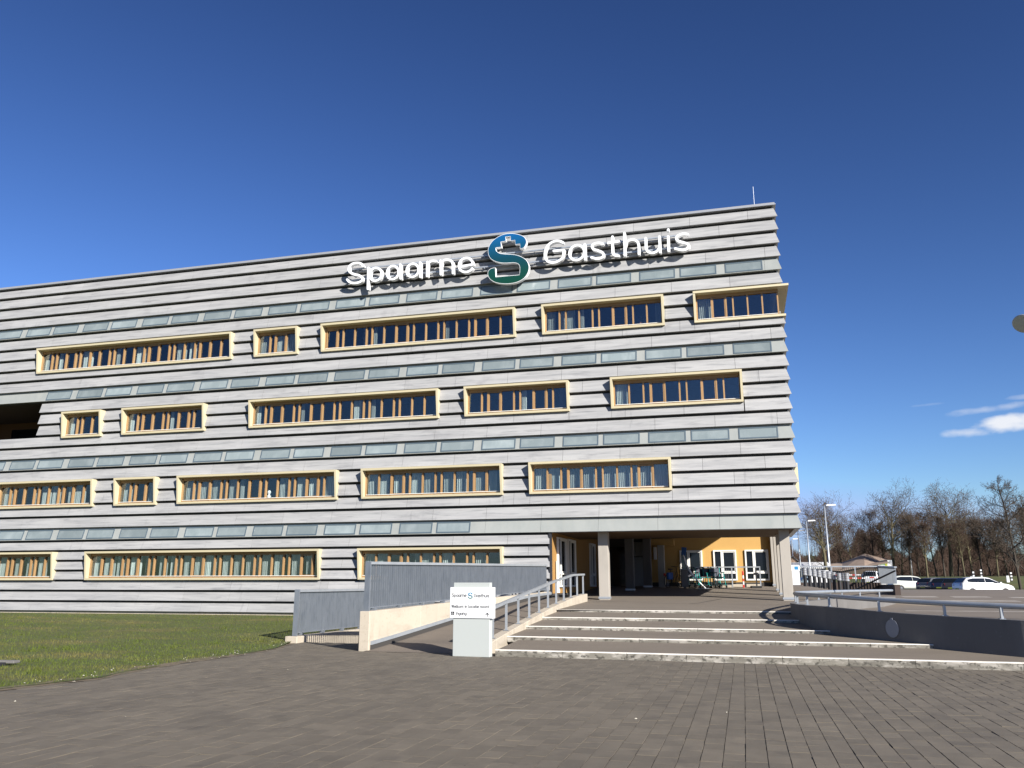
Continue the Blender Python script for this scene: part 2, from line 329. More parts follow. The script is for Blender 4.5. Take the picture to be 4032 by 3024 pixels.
# drive surface inside the curved wall, up to a brow
mb = MB(); rows = []
ysd = [18.8, 18.9, 19.1, 19.3, 19.6, 20, 20.5, 21, 21.5, 22, 23, 24, 25, 26, 27, 28, 30, 32, 34, 36, 38, 40, 41.3, 41.4] + [43 + 1.5 * i for i in range(24)]
for y in ysd:
    xl = wall_x(y) + 0.1 if y < 41.35 else 2.2
    xr = 70
    ts = [0, .02, .04, .06, .08, .1, .13, .17, .22, .3, .5, .75, 1]
    rows.append([(lerp(xl, xr, t), y, drive_z(lerp(xl, xr, t), y)) for t in ts])
for a, b in zip(rows, rows[1:]):
    n = len(mb.v); k = len(a); mb.v += a + b
    for i in range(k - 1): mb.f.append((n + i, n + i + 1, n + k + i + 1, n + k + i))
tag(mb.build('drive_road', M['asphalt_brown'], smooth=True), kind='structure')
# worn white lines on the drive
M['line'] = pmat('worn white road paint', (0.42, 0.39, 0.35), 0.8, [((1.5, 5, 1), (0.22, 0.185, 0.15), 0.42, 0.62, 0.9)])
for i, (x0, x1, y, w) in enumerate(((6.9, 10.0, 41.5, .9), (5.9, 13.6, 35.6, .55), (8.6, 12.8, 46.0, 1.2), (8.4, 10.2, 51.0, 1.3), (10.9, 12.8, 51.0, 1.3), (13.6, 15.4, 50.5, 1.2), (4.4, 8.2, 28.9, .4))):
    n = 12; mb = MB()
    for k in range(n):
        xa = lerp(x0, x1, k / n); xb = lerp(x0, x1, (k + 1) / n); ya = y + (xa - x0) * 0.03; yb = y + (xb - x0) * 0.03
        mb.quad((xa, ya, drive_z(xa, ya) + .006), (xb, yb, drive_z(xb, yb) + .006), (xb, yb + w, drive_z(xb, yb + w) + .006), (xa, ya + w, drive_z(xa, ya + w) + .006))
    tag(mb.build('road_line', M['line']), kind='structure')

# plaza under and beside the building
LX = -6.05                                     # kerb wall between ramp and steps
mb = MB(); rows = []
for y in [27.45, 28, 29, 30, 31, 32, 33.3]:
    rows.append([(LX + 0.05, y), (wall_x(y) - 0.08, y)])
for y in [33.4, 34, 35.2, 36, 38, 40, 41.4]:
    rows.append([(-7.5, y), (wall_x(y) - 0.08, y)])
for y in [41.5, 44, 46.1, 50, 56, 60]:
    rows.append([(-7.5, y), (2.6, y)])
for a, b in zip(rows, rows[1:]):
    n = len(mb.v); ts = [i / 8 for i in range(9)]
    va = [(lerp(a[0][0], a[1][0], t), a[0][1], plaza_z(a[0][1])) for t in ts]; vb = [(lerp(b[0][0], b[1][0], t), b[0][1], plaza_z(b[0][1])) for t in ts]
    mb.v += va + vb
    for i in range(8): mb.f.append((n + i, n + i + 1, n + 9 + i + 1, n + 9 + i))
tag(mb.build('plaza', M['tread'], smooth=True), kind='structure')

# expansion joints and a long crack on the plaza
mb = MB()
def ground_line(mb, pts, w, zf):
    for (xa, ya), (xb, yb) in zip(pts, pts[1:]):
        d = Vector((xb - xa, yb - ya, 0)).normalized(); nrm = Vector((-d.y, d.x, 0)) * w / 2
        mb.quad((xa - nrm.x, ya - nrm.y, zf(xa, ya)), (xb - nrm.x, yb - nrm.y, zf(xb, yb)), (xb + nrm.x, yb + nrm.y, zf(xb, yb)), (xa + nrm.x, ya + nrm.y, zf(xa, ya)))
zf = lambda x, y: plaza_z(y) + 0.005
ground_line(mb, [(-5.9, 33.7), (-4.6, 33.2), (-3.2, 32.2), (-1.9, 31.7), (0.2, 31.5), (1.9, 31.3)], .035, zf)
ground_line(mb, [(-1.95, 31.7), (-1.65, 32.3), (-1.4, 33.6), (-0.9, 35.6)], .05, zf)
ground_line(mb, [(-5.9, 32.3), (-5.2, 33.3), (-4.7, 34.1)], .03, zf)
tag(mb.build('plaza_joint', M['plinth']), kind='structure')

# ------------------------------------------------------------------ paving of single pavers
def grass_edge(y): return interp(y, [(2, -10.9), (9, -11.2), (11.3, -11.3), (13.0, -10.98), (13.9, -11.25), (15.9, -11.5), (17.7, -11.48), (19.9, -11.66), (22.3, -12.45)])
def step_y(k, x): return (19.1, 21.2, 23.2, 25.2, 27.3)[k] - 0.055 * (x + 1.5)
def pave_back(x):
    if x > -5.7: return step_y(0, x) + 0.02
    if x > -9.1: return 20.05
    return 22.6 if x < -9.3 else 19.9
pw, pl = 0.205, 0.31
pieces = []
ix = 0; x = -13.0
while x < 9.5:
    off = random.uniform(0, pl); y = 3.2 + off - pl
    while y < 23:
        cx, cy = x + pw / 2, y + pl / 2
        L_ = pl
        if cx > grass_edge(cy) + 0.05 and cy < pave_back(cx) - pl * .35 and cy > 3.0:
            yb = min(y + L_, pave_back(cx))
            # only the ground that the picture can show (with a margin for a step aside)
            ang = math.atan2(cx, cy) + R(15.1)
            if -R(44) < ang < R(44) and math.hypot(cx, cy) > 4.2: pieces.append((x, y, pw, yb - y))
        y += L_
    x += pw
def paver_verts(x, y, w, l, joint, z):
    j = joint / 2 * random.uniform(.35, 1.15); b = 0.002
    x0, x1, y0, y1 = x + j, x + w - j, y + j * .8, y + l - j * .8
    dz = random.uniform(-0.0025, 0.0025); tx = random.uniform(-.002, .002); ty = random.uniform(-.002, .002)
    v = []
    for (xx, yy, zz) in ((x0, y0, z - .03), (x1, y0, z - .03), (x1, y1, z - .03), (x0, y1, z - .03), (x0 + b, y0 + b, z), (x1 - b, y0 + b, z), (x1 - b, y1 - b, z), (x0 + b, y1 - b, z)):
        v.append((xx, yy, zz + dz + (tx if xx > x + w / 2 else -tx) + (ty if yy > y + l / 2 else -ty)))
    return v
PF = [(4, 5, 6, 7), (0, 1, 5, 4), (1, 2, 6, 5), (2, 3, 7, 6), (3, 0, 4, 7)]
def joint_w(x): return interp(x, [(-6, 0.002), (-2.5, 0.0035), (0, 0.0065), (6, 0.008)])
# nearest 300 pavers inside the frame as pieces of their own
def in_view(px, py):
    dx, dy = px, py
    f = -dx * math.sin(R(15.1)) + dy * math.cos(R(15.1)); r = dx * math.cos(R(15.1)) + dy * math.sin(R(15.1))
    if f <= 0: return False
    depth = f * math.cos(R(13.5)) - 1.6 * math.sin(R(13.5))
    u = r / depth * 3290; v = (f * math.sin(R(13.5)) + 1.6 * math.cos(R(13.5))) / depth * 3290
    return abs(u) < 2016 and v < 1512
vis = sorted([p for p in pieces if in_view(p[0] + pw / 2, p[1] + pl / 2)], key=lambda p: math.hypot(p[0], p[1]))
near = set(vis[:300])
paving = MB().box(-14, 11, -3, 2.9, -0.09, -0.006)
base = MB(); edge = [(grass_edge(y) + 0.0, y) for y in (2.9, 6, 9, 11.3, 13, 13.9, 15.9, 17.7, 19.9, 22.3)]
poly = [(11, 2.9), (11, step_y(0, 11) + .1), (-5.6, step_y(0, -5.6) + .1), (-5.6, 20.2), (-9.2, 20.2), (-9.2, 22.5), (-12.35, 22.5)] + edge[::-1]
base.prism(poly, -0.09, -0.005)
pav = tag(base.build('paving', M['sand']), kind='structure')
paving.build('paving_edge', M['paver'], pav)
rest = MB()
def set_tone(o, vals):
    a = o.data.attributes.new('tone', 'FLOAT', 'FACE'); a.data.foreach_set('value', vals)
tones = []
for p in pieces:
    if p in near:
        mb = MB().add(paver_verts(*p, joint_w(p[0]), 0.0), PF); set_tone(mb.build('paver', M['paver'], pav), [random.random()] * 5)
    else: rest.add(paver_verts(*p, joint_w(p[0]), 0.0), PF); tones += [random.random()] * 5
ro = rest.build('paver_field', M['paver'], pav); ro['kind'] = 'stuff'; set_tone(ro, tones)

# ------------------------------------------------------------------ lawn
def lawn_z(x, y): return 0.02 + 0.27 * max(0, min(1, (y - 21) / 13.0)) + 0.05 * math.sin(x * .35 + y * .2) * max(0, min(1, (y - 14) / 8)) * max(0, min(1, (33 - y) / 6))
mb = MB(); rows = []
ysl = [2.9, 5, 7, 9, 10, 11.3, 12.2, 13, 13.9, 15, 15.9, 17, 17.7, 19, 19.9, 21, 22.2, 22.3, 24, 26, 28, 30, 32, 33, 34.0]
for y in ysl:
    xr = grass_edge(y) + (0.0 if y < 22.25 else 0.0)
    if y >= 22.3: xr = -12.42
    ts = [0, .2, .4, .55, .65, .72, .78, .83, .87, .9, .92, .94, .96, .98, 1]
    rows.append([(lerp(-70, xr, t), y, lawn_z(lerp(-70, xr, t), y)) for t in ts])
for a, b in zip(rows, rows[1:]):
    n = len(mb.v); k = len(a); mb.v += a + b
    for i in range(k - 1): mb.f.append((n + i, n + i + 1, n + k + i + 1, n + k + i))
lawn = tag(mb.build('lawn', M['grass'], smooth=True), kind='structure')
# grass blades
rg = random.Random(3); blades = MB(); bv = blades.v; bf = blades.f
def blade(x, y, h, w, lean):
    a = rg.uniform(0, math.pi); dx, dy = math.cos(a) * w, math.sin(a) * w; z = lawn_z(x, y)
    lx, ly = rg.gauss(0, lean), rg.gauss(0, lean)
    n = len(bv); bv.extend([(x - dx, y - dy, z - .01), (x + dx, y + dy, z - .01), (x + lx, y + ly, z + h)]); bf.append((n, n + 1, n + 2))
for i in range(115000):
    y = 10.5 + 23.4 * rg.random() ** 1.25
    ang = rg.uniform(-R(48), -R(14)) ; x = y * math.tan(ang)
    xm = grass_edge(y) if y < 22.3 else -12.45
    if x > xm - abs(rg.gauss(0, .12)): continue
    s = 1.0 if rg.random() < .93 else 1.8
    blade(x, y, rg.uniform(.02, .05) * s, rg.uniform(.004, .008) * s, .02)
for i in range(46):      # coarse tufts
    y = rg.uniform(11, 30); x = rg.uniform(-1.05 * y - 2, -12.2)
    for k in range(26): blade(x + rg.gauss(0, .08), y + rg.gauss(0, .08), rg.uniform(.06, .14), .009, .06)
tag(blades.build('grass_blades', M['blade']), 'short green lawn grass with dry yellow patches in front of the facade', 'grass', kind='stuff')
# bare earth margin and pale litter along the lawn edge
mb = MB(); ym = [10 + .35 * i for i in range(36)]
for ya, yb in zip(ym, ym[1:]):
    wa = .22 + .12 * math.sin(ya * 3.1) + .08 * math.sin(ya * 7.7); wb = .22 + .12 * math.sin(yb * 3.1) + .08 * math.sin(yb * 7.7)
    mb.quad((grass_edge(ya) - wa, ya, lawn_z(0, ya) + .004), (grass_edge(ya) + .10 + .05 * math.sin(ya * 5), ya, .004), (grass_edge(yb) + .10 + .05 * math.sin(yb * 5), yb, .004), (grass_edge(yb) - wb, yb, lawn_z(0, yb) + .004))
tag(mb.build('earth_margin', M['earth'], smooth=True), kind='structure')
mb = MB()
for i in range(92):
    if i < 75: y = rg.uniform(10.5, 22); x = grass_edge(y) - rg.uniform(-.1, .55) ** 1
    elif i < 85: y = rg.uniform(12, 33); x = rg.uniform(-y, -12.6)
    else: y = rg.uniform(7, 18.5); x = rg.uniform(-10.5, 4)
    s = rg.uniform(.008, .024); a = rg.uniform(0, 3.14); z = (lawn_z(x, y) + .02) if x < grass_edge(y) else .006
    c, d = math.cos(a) * s, math.sin(a) * s
    mb.add([(x - c, y - d, z), (x + d * .5, y - c * .5, z), (x + c, y + d, z), (x - d * .5, y + c * .5, z), (x, y, z + s * .6)], [(0, 1, 4), (1, 2, 4), (2, 3, 4), (3, 0, 4)])
tag(mb.build('litter', M['chip']), 'small pale leaf and paper scraps scattered along the lawn edge and paving', 'litter', kind='stuff')
# drain with a slab in the lawn at the left
dr = empty('drain_inlet', (-14.6, 14.35, 0.0), R(8), 'low grey slab over a dark drain opening in the lawn', 'drain')
MB().box(-1.2, .38, -.03, .16, .06, .115).build('cover_slab', M['concrete_grey'], dr, bevel=.01)
MB().box(-1.15, .22, -.55, -.03, .005, .085).build('opening', M['dark_metal'], dr, bevel=.01)

# ------------------------------------------------------------------ the hospital building
XL, XR, FY = -42.0, 2.10, 34.0
B = empty('hospital_building', (-17, FY, 0), 0, 'long four storey building with pale grey banded cladding and cream framed windows', 'building')
BO = Vector((-17, FY, 0))
def bpart(mb, name, mat, parent=B, **k):      # geometry written in world coordinates, object stays at the world origin under B
    o = mb.build(name, mat, parent, **k); o.matrix_parent_inverse = Matrix.Translation(-BO) if parent is B else Matrix.Identity(4)
    return o
ZT = [13.42, 9.98, 6.56, 3.12]; ZB = [12.12, 8.69, 5.26, 1.81]
YT, YB, YG = 33.59, 33.78, 33.95              # front of frame at its top and bottom, front of the timber
WIN = [  # row, x0, x1, division (W wide, s opening sash, n narrow), curtains
 (0, -34.42, -23.05, 'WnWsnWsWnWWWnsWnWWnsWW', 'l.l..C...l.C....CC....'),
 (0, -21.83, -19.53, 'WnsW', 'C.CC'),
 (0, -18.31, -8.96, 'snWWnWWsnWWnWWnsWW', '...r.l....r.l....r'),
 (0, -7.76, -2.53, 'WnWWnWsnWW', 'CCCl.....r'),
 (1, -32.36, -30.04, 'WnWW', 'l...'),
 (1, -28.82, -24.22, 'WnsWnWsnW', 'l....l...'),
 (1, -21.82, -12.45, 'WnsWnWsWnWWnWWnWWW', 'l....l....C.l.....'),
 (1, -11.25, -6.63, 'WnsWnWsnW', '.....l...'),
 (1, -4.86, 0.44, 'WWnsWnWsnW', 'C.........'),
 (2, -35.90, -30.05, 'WnsWnWWnsWW', 'C..r.CC.CCr'),
 (2, -28.82, -26.51, 'WnsW', 'C..C'),
 (2, -25.33, -17.15, 'WnsWnWWsnWWnWsnW', 'CCCC.Cl...C.CCCC'),
 (2, -15.96, -9.53, 'WWsnWWnWWnsW', 'CCC.CC.CCCCC'),
 (2, -8.37, -2.53, 'WWnsWnWWnsW', 'CC.CC.CCCCC'),
 (3, -36.00, -31.83, 'WWnsWnWW', 'CC.CC.CC'),
 (3, -30.00, -17.79, 'WsWnsWnWWnWsWnWWWnWWnWsn', 'CCC.CC.CC.CCC.CCCCCC.CC.'),
 (3, -15.97, -9.50, 'WWsnWWnWWnWW', 'CC.CCC.C.CC.'),
]
CORNER = (0, -1.31, 2.40, 'WsnWWW', 'C.....')
LOGX = -33.95                                  # right jamb of the loggia at the left edge
P15 = 3.49 / 6
courses = []                                    # (bottom, top, kind)
z = 14.14
for k in range(4): courses.append((14.14 + P15 * (k + 1), 14.14 + P15 * (k + 2), 'panel'))
courses[3] = (courses[3][0], 16.99, 'panel')
sb = [14.14, 10.65, 7.16, 3.69]
for i, s in enumerate(sb):
    courses.append((s, s + P15, 'strip'))
    if i < 3:
        for k in range(5): courses.append((sb[i + 1] + P15 * (k + 1), sb[i + 1] + P15 * (k + 2), 'panel'))
low = [3.69, 3.22, 2.76, 2.30, 1.84, 1.37, 0.89, 0.42]
for a, b in zip(low, low[1:]): courses.append((b, a, 'panel'))
courses.sort(reverse=True)
YBOT, YTOP, YBACK = 33.825, 33.985, 34.02
def slab(x0, x1, z0, z1, zb, zt, lift=0.0, mitre=False):
    """slice of a tilted board between z0 and z1 of a course zb..zt"""
    ya = lerp(YBOT, YTOP, (z0 - zb) / (zt - zb)) - lift; yb = lerp(YBOT, YTOP, (z1 - zb) / (zt - zb)) - lift
    xa = x1 + ((YBACK - .02 - ya) if mitre else 0); xb = x1 + ((YBACK - .02 - yb) if mitre else 0)
    return [(x0, ya, z0), (xa, ya, z0), (x1, YBACK, z0), (x0, YBACK, z0), (x0, yb, z1), (xb, yb, z1), (x1, YBACK, z1), (x0, YBACK, z1)]
def cut(segs, a, b):
    out = []
    for s, e in segs:
        if b <= s or a >= e: out.append((s, e)); continue
        if a > s: out.append((s, a))
        if b < e: out.append((b, e))
    return out
allwin = [(w[1], w[2], ZB[w[0]], ZT[w[0]]) for w in WIN] + [(CORNER[1], XR + .3, ZB[0], ZT[0])]
panels = []                                     # (x0, x1, z0, z1, zb, zt, kind, mitre)
offs = [1.09, -0.11, 0.47, -0.72, 1.62, 0.2]
for ci, (zb, zt, kind) in enumerate(courses):
    xr = XR if zb > 3.6 else -7.56
    xl = XL if not (8.45 < zb and zt < 10.7 and kind == 'panel') else LOGX
    if zb < 8.45 < zt: pass
    joints = []; x = offs[ci % 6] + 2.385 * 2
    while x > XL: joints.append(x); x -= 2.385
    segs = []; e = xr
    for j in joints:
        if j < xr - .15 and j > xl + .15: segs.append((j, e)); e = j
    segs.append((xl, e))
    for (s, e) in segs:
        over = [w for w in allwin if w[0] < e and w[1] > s and w[2] < zt - .02 and w[3] > zb + .02] if kind == 'panel' else []
        free = [(s, e)]
        for w in over:
            free = cut(free, w[0], w[1])
            a, b = max(s, w[0]), min(e, w[1])
            if w[2] > zb + .08: panels.append((a, b, zb, w[2], zb, zt, kind, b > 2.05))        # piece below a window
            if w[3] < zt - .12: panels.append((a, b, w[3], zt, zb, zt, kind, b > 2.05))
        for (a, b) in free:
            if b - a > .03: panels.append((a, b, zb, zt, zb, zt, kind, abs(b - XR) < .01))
g = 0.005
def ptilt(p):
    return slab(p[0] + g, p[1] - (0 if p[7] else g), p[2], p[3] - (.105 if p[3] > p[5] - .01 else .004), p[4], p[5], 0.0, p[7])
pan = [p for p in panels if p[6] == 'panel']; strips = [p for p in panels if p[6] == 'strip']
def shown(p):
    cx = max(-37, (p[0] + p[1]) / 2); d = math.hypot(cx, FY, p[2] - 1.6)
    return -(p[1] - max(p[0], -38)) * (p[3] - p[2]) / d ** 2
pan.sort(key=shown)
rest = MB(); shared = {}
for i, p in enumerate(pan):
    if i < 300:
        key = (round(p[1] - p[0], 3), round(p[3] - p[2], 3), round(p[5] - p[4], 3), round(p[2] - p[4], 3), p[7])
        if key not in shared:
            q = (0, p[1] - p[0], p[2] - p[2] + 0, p[3] - p[2], p[4] - p[2], p[5] - p[2], p[6], p[7])
            shared[key] = MB().hexa(ptilt(q)).mesh('cladding_panel', M['zinc'])
        o = link('cladding_panel', shared[key], B, (p[0], 0, p[2])); o.matrix_parent_inverse = Matrix.Translation(-BO)
    else: rest.hexa(ptilt(p))
ro = bpart(rest, 'cladding_panels', M['zinc']); ro['kind'] = 'stuff'
for p in strips:
    bpart(MB().hexa(slab(p[0] + .004, p[1] - (0 if p[7] else .004), p[2], p[3] - .004, p[4], p[5], .004, p[7])), 'glass_strip_panel', M['strip'])
# framed panes in the glass strips
fcache = {}
for i, s in enumerate(sb):
    zb, zt = s, s + P15; x = 0.04 + (0.0, 0.12, 0.12, 0.0)[i]; k = 0
    while x > XL:
        ok = True
        if i == 3 and x > -11.0: ok = False
        if i == 1 and x < -34.0: ok = False
        if ok and x + 1.5 < 1.8:
            if 'f' not in fcache:
                fm = MB(); L4 = [(0, 1.5, .035, .085), (0, 1.5, P15 - .135, P15 - .085), (0, .05, .085, P15 - .135), (1.45, 1.5, .085, P15 - .135)]
                for (a, b, c, d) in L4:
                    ya = lerp(YBOT, YTOP, c / P15); yb = lerp(YBOT, YTOP, d / P15)
                    fm.hexa([(a, ya - .022, c), (b, ya - .022, c), (b, ya + .01, c), (a, ya + .01, c), (a, yb - .022, d), (b, yb - .022, d), (b, yb + .01, d), (a, yb + .01, d)])
                fcache['f'] = fm.mesh('pane_frame', M['pane_frame'])
                c, d = .08, P15 - .13; ya = lerp(YBOT, YTOP, c / P15); yb = lerp(YBOT, YTOP, d / P15)
                fcache['p'] = MB().hexa([(.045, ya - .012, c), (1.455, ya - .012, c), (1.455, ya + .01, c), (.045, ya + .01, c), (.045, yb - .012, d), (1.455, yb - .012, d), (1.455, yb + .01, d), (.045, yb + .01, d)]).mesh('pane', M['pane_strip'])
            fo = link('pane_frame', fcache['f'], B, (x, 0, s)); fo.matrix_parent_inverse = Matrix.Translation(-BO)
            link('pane', fcache['p'], fo)
        x -= 1.85 if k % 2 == 0 else 1.70
        k += 1
# structural wall behind the cladding with window openings
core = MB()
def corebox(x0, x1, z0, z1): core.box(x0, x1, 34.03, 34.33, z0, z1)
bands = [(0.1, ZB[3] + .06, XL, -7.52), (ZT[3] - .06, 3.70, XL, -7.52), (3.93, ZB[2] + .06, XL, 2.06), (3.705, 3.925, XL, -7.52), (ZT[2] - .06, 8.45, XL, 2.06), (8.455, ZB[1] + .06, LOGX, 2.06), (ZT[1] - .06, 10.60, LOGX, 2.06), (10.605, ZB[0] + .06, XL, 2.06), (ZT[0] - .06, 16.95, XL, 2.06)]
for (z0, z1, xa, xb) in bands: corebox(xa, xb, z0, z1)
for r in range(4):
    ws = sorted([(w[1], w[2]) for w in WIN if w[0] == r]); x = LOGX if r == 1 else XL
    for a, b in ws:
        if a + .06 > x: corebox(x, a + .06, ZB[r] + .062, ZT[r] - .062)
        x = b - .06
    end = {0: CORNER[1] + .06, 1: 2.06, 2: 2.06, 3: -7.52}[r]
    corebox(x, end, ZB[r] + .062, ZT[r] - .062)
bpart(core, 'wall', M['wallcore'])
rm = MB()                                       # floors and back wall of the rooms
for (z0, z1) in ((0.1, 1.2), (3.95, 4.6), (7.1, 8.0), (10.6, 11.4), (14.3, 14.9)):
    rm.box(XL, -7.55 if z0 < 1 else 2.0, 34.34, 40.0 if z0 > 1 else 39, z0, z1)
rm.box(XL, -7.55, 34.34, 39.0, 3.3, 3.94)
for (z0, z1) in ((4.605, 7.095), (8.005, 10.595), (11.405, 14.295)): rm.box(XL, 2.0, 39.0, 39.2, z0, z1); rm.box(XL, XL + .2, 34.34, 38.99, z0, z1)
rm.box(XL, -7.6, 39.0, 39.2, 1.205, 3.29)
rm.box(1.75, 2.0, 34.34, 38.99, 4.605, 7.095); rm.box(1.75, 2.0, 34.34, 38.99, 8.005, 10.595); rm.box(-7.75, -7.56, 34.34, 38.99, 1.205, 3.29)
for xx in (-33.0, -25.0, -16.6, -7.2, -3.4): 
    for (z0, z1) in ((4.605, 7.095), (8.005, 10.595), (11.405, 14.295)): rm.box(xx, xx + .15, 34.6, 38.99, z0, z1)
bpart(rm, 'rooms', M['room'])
bpart(MB().box(XL, 2.05, 34.34, 60, 16.4, 16.9), 'roof', M['roof'])
bpart(MB().box(XL, 2.24, 33.84, 34.3, 17.0, 17.05).box(2.0, 2.24, 34.3, 60, 17.0, 17.05).box(XL, 2.20, 33.87, 34.25, 17.052, 17.12).box(1.95, 2.20, 34.252, 60, 17.052, 17.12), 'coping', M['coping'])

# windows --------------------------------------------------------------------
wcache = {}
def shared_mesh(key, fn, mat):
    if key not in wcache: wcache[key] = fn().mesh(key[0], mat)
    return wcache[key]
def curtain_mb(w, h, seed):
    r = random.Random(seed); mb = MB(); n = 28; ph = r.uniform(0, 6)
    for i in range(n + 1):
        t = i / n; y = .035 * math.sin(t * w * 46 + ph + .8 * math.sin(t * 7 + seed)) + .012 * math.sin(t * w * 90)
        mb.v += [(t * w, y, 0), (t * w + .01 * math.sin(i), y * 1.15, h * .5), (t * w, y * .7, h)]
    for i in range(n):
        for k in (0, 1): mb.f.append((i * 3 + k, i * 3 + 3 + k, i * 3 + 4 + k, i * 3 + 1 + k))
    return mb
def frame_ring(x0, x1, zb, zt, bt=.09):
    mb = MB()
    def yf(z): return lerp(YB, YT, (z - zb) / (zt - zb))
    O = [(x0, zb), (x1, zb), (x1, zt), (x0, zt)]; I = [(x0 + bt, zb + bt), (x1 - bt, zb + bt), (x1 - bt, zt - bt), (x0 + bt, zt - bt)]
    v = [(x, yf(z), z) for x, z in O] + [(x, yf(z), z) for x, z in I] + [(x, 34.02, z) for x, z in I] + [(x, 34.02, z) for x, z in O]
    f = []
    for i in range(4):
        j = (i + 1) % 4
        f += [(i, j, 4 + j, 4 + i), (4 + i, 4 + j, 8 + j, 8 + i), (j, i, 12 + i, 12 + j), (8 + i, 8 + j, 12 + j, 12 + i)]
    return mb.add(v, f)
def fill_window(wo, r, x0, x1, div, cur, bt=.09):
    zb, zt = ZB[r], ZT[r]; a, b = x0 + bt, x1 - bt; c, d = zb + bt, zt - bt
    fr = MB().box(a, a + .055, YG, YG + .12, c, d).box(b - .055, b, YG, YG + .12, c, d)
    fr.box(a + .055, b - .055, YG + .001, YG + .12, c, c + .07).box(a + .055, b - .055, YG - .02, YG + .12, d - .13, d)
    fr.build('timber_frame', M['wood'], wo)
    bpl = MB().box(a + .06, b - .06, YG - .03, YG - .002, c + .0705, c + .09); bpl.build('sill', M['white_frame'], wo)
    wid = [(.48 if k == 'n' else 1.0) for k in div]; u = (b - a - .11) / sum(wid); h = d - .13 - (c + .07)
    x = a + .055
    for i, k in enumerate(div):
        w = wid[i] * u
        if i:
            me = shared_mesh(('mullion', r), lambda: MB().box(-.03, .03, YG - .022, YG + .09, c + .04, d - .12), M['wood'])
            link('mullion', me, wo, (x, 0, 0))
        link('pane', shared_mesh(('pane', k == 'n', r), lambda: MB().box(0, 1, YG + .055, YG + .063, c + .06, d - .12), M['glass']), wo, (x, 0, 0), scale=(w, 1, 1))
        if k == 's':
            def sash():
                m = MB(); t = .042; X0, X1 = .028, u - .028; z0, z1 = c + .075, d - .14
                m.box(X0, X0 + t, YG - .008, YG + .05, z0, z1).box(X1 - t, X1, YG - .008, YG + .05, z0, z1)
                return m.box(X0 + t, X1 - t, YG - .008, YG + .05, z0, z0 + t).box(X0 + t, X1 - t, YG - .008, YG + .05, z1 - t, z1)
            link('sash', shared_mesh(('sash', r, round(u, 2)), sash, M['wood']), wo, (x, 0, 0))
        t = cur[i] if i < len(cur) else '.'
        if t in 'Clr':
            cw = {'C': w * random.choice((.98, .98, .8, .62)), 'l': w * random.uniform(.28, .5), 'r': w * random.uniform(.28, .5)}[t]; sx = x + (w - cw if t == 'r' or (t == 'C' and random.random() < .4) else 0) + .01
            var = random.randint(0, 3)
            link('curtain', shared_mesh(('curtain', var, r, t != 'C'), lambda: curtain_mb(1.0 if t == 'C' else .9, h + .12, var * 7 + 1), M['curtain']), wo, (sx, 34.17 + random.uniform(0, .03), c + .02), scale=(cw, 1, 1))
        x += w
for (r, x0, x1, div, cur) in WIN:
    wo = bpart(frame_ring(x0, x1, ZB[r], ZT[r]), 'window', M['cream'])
    fill_window(wo, r, x0, x1, div, cur)
# corner window with a frame that returns along the end wall
r, x0, x1, div, cur = CORNER; zb, zt = ZB[0], ZT[0]; bt = .09
mb = MB().box(x0, 2.47, YT, 34.0, zt - bt, zt).box(2.06, 2.469, 34.001, 38.8, zt - bt + .001, zt - .001)
mb.box(x0, 2.30, YB, 34.0, zb, zb + bt).box(2.06, 2.299, 34.001, 38.8, zb + .001, zb + bt - .001)
mb.hexa([(x0, YB, zb + bt), (x0 + bt, YB, zb + bt), (x0 + bt, 34.0, zb + bt), (x0, 34.0, zb + bt), (x0, YT + .012, zt - bt), (x0 + bt, YT + .012, zt - bt), (x0 + bt, 34.0, zt - bt), (x0, 34.0, zt - bt)])
mb.hexa([(2.06, 38.71, zb + bt), (2.299, 38.71, zb + bt), (2.299, 38.8, zb + bt), (2.06, 38.8, zb + bt), (2.06, 38.71, zt - bt), (2.46, 38.71, zt - bt), (2.46, 38.8, zt - bt), (2.06, 38.8, zt - bt)])
wo = bpart(mb, 'window', M['cream'])
fill_window(wo, 0, x0, 2.15, div, cur)
MB().box(2.02, 2.07, 34.12, 38.7, zb + bt, zt - bt).build('side_pane', M['black_glass'], wo)
# end wall on the right: cladding, wall and one cream window frame
ew = MB()
for (z0, z1) in ((3.93, 12.0), (13.5, 16.95)): ew.box(1.8, 2.06, 34.34, 40.0, z0, z1)
ew.box(1.8, 2.06, 38.8, 40.0, 12.0, 13.5)
ew.box(1.8, 2.06, 40.0, 60, 6.3, 16.95)
bpart(ew, 'end_wall', M['wallcore'])
for (zb_, zt_, kind) in courses:
    if zb_ < 3.6: continue
    for (ya, yb) in ((33.9, 36.0), (36.0, 38.0), (38.0, 40.1), (40.1, 43.3), (43.3, 48), (48, 54)):
        if ya > 40 and zb_ < 6.0: continue
        xo, xi = XR + .115, XR + .015
        s0 = ya + .006 if ya > 34 else ya
        if 11.9 < zb_ < 13.3 and yb < 38.9: continue
        q = MB().hexa([(2.07, s0 + (0.1 if ya < 34 else 0), zb_), (xo, s0, zb_), (xo, yb - .006, zb_), (2.07, yb - .006, zb_), (2.07, s0 + (.1 if ya < 34 else 0), zt_ - .004), (xi, s0 + (.09 if ya < 34 else 0), zt_ - .004), (xi, yb - .006, zt_ - .004), (2.07, yb - .006, zt_ - .004)])
        bpart(q, 'end_cladding_panel', M['zinc'] if kind == 'panel' else M['strip'])
mb = MB(); ya, yb, zb, zt = 36.7, 41.2, ZB[2], ZT[2]
for (y0, y1, z0, z1) in ((ya, yb, zt - .09, zt), (ya, yb, zb, zb + .09), (ya, ya + .09, zb + .09, zt - .09), (yb - .09, yb, zb + .09, zt - .09)): mb.box(2.05, 2.47, y0, y1, z0, z1)
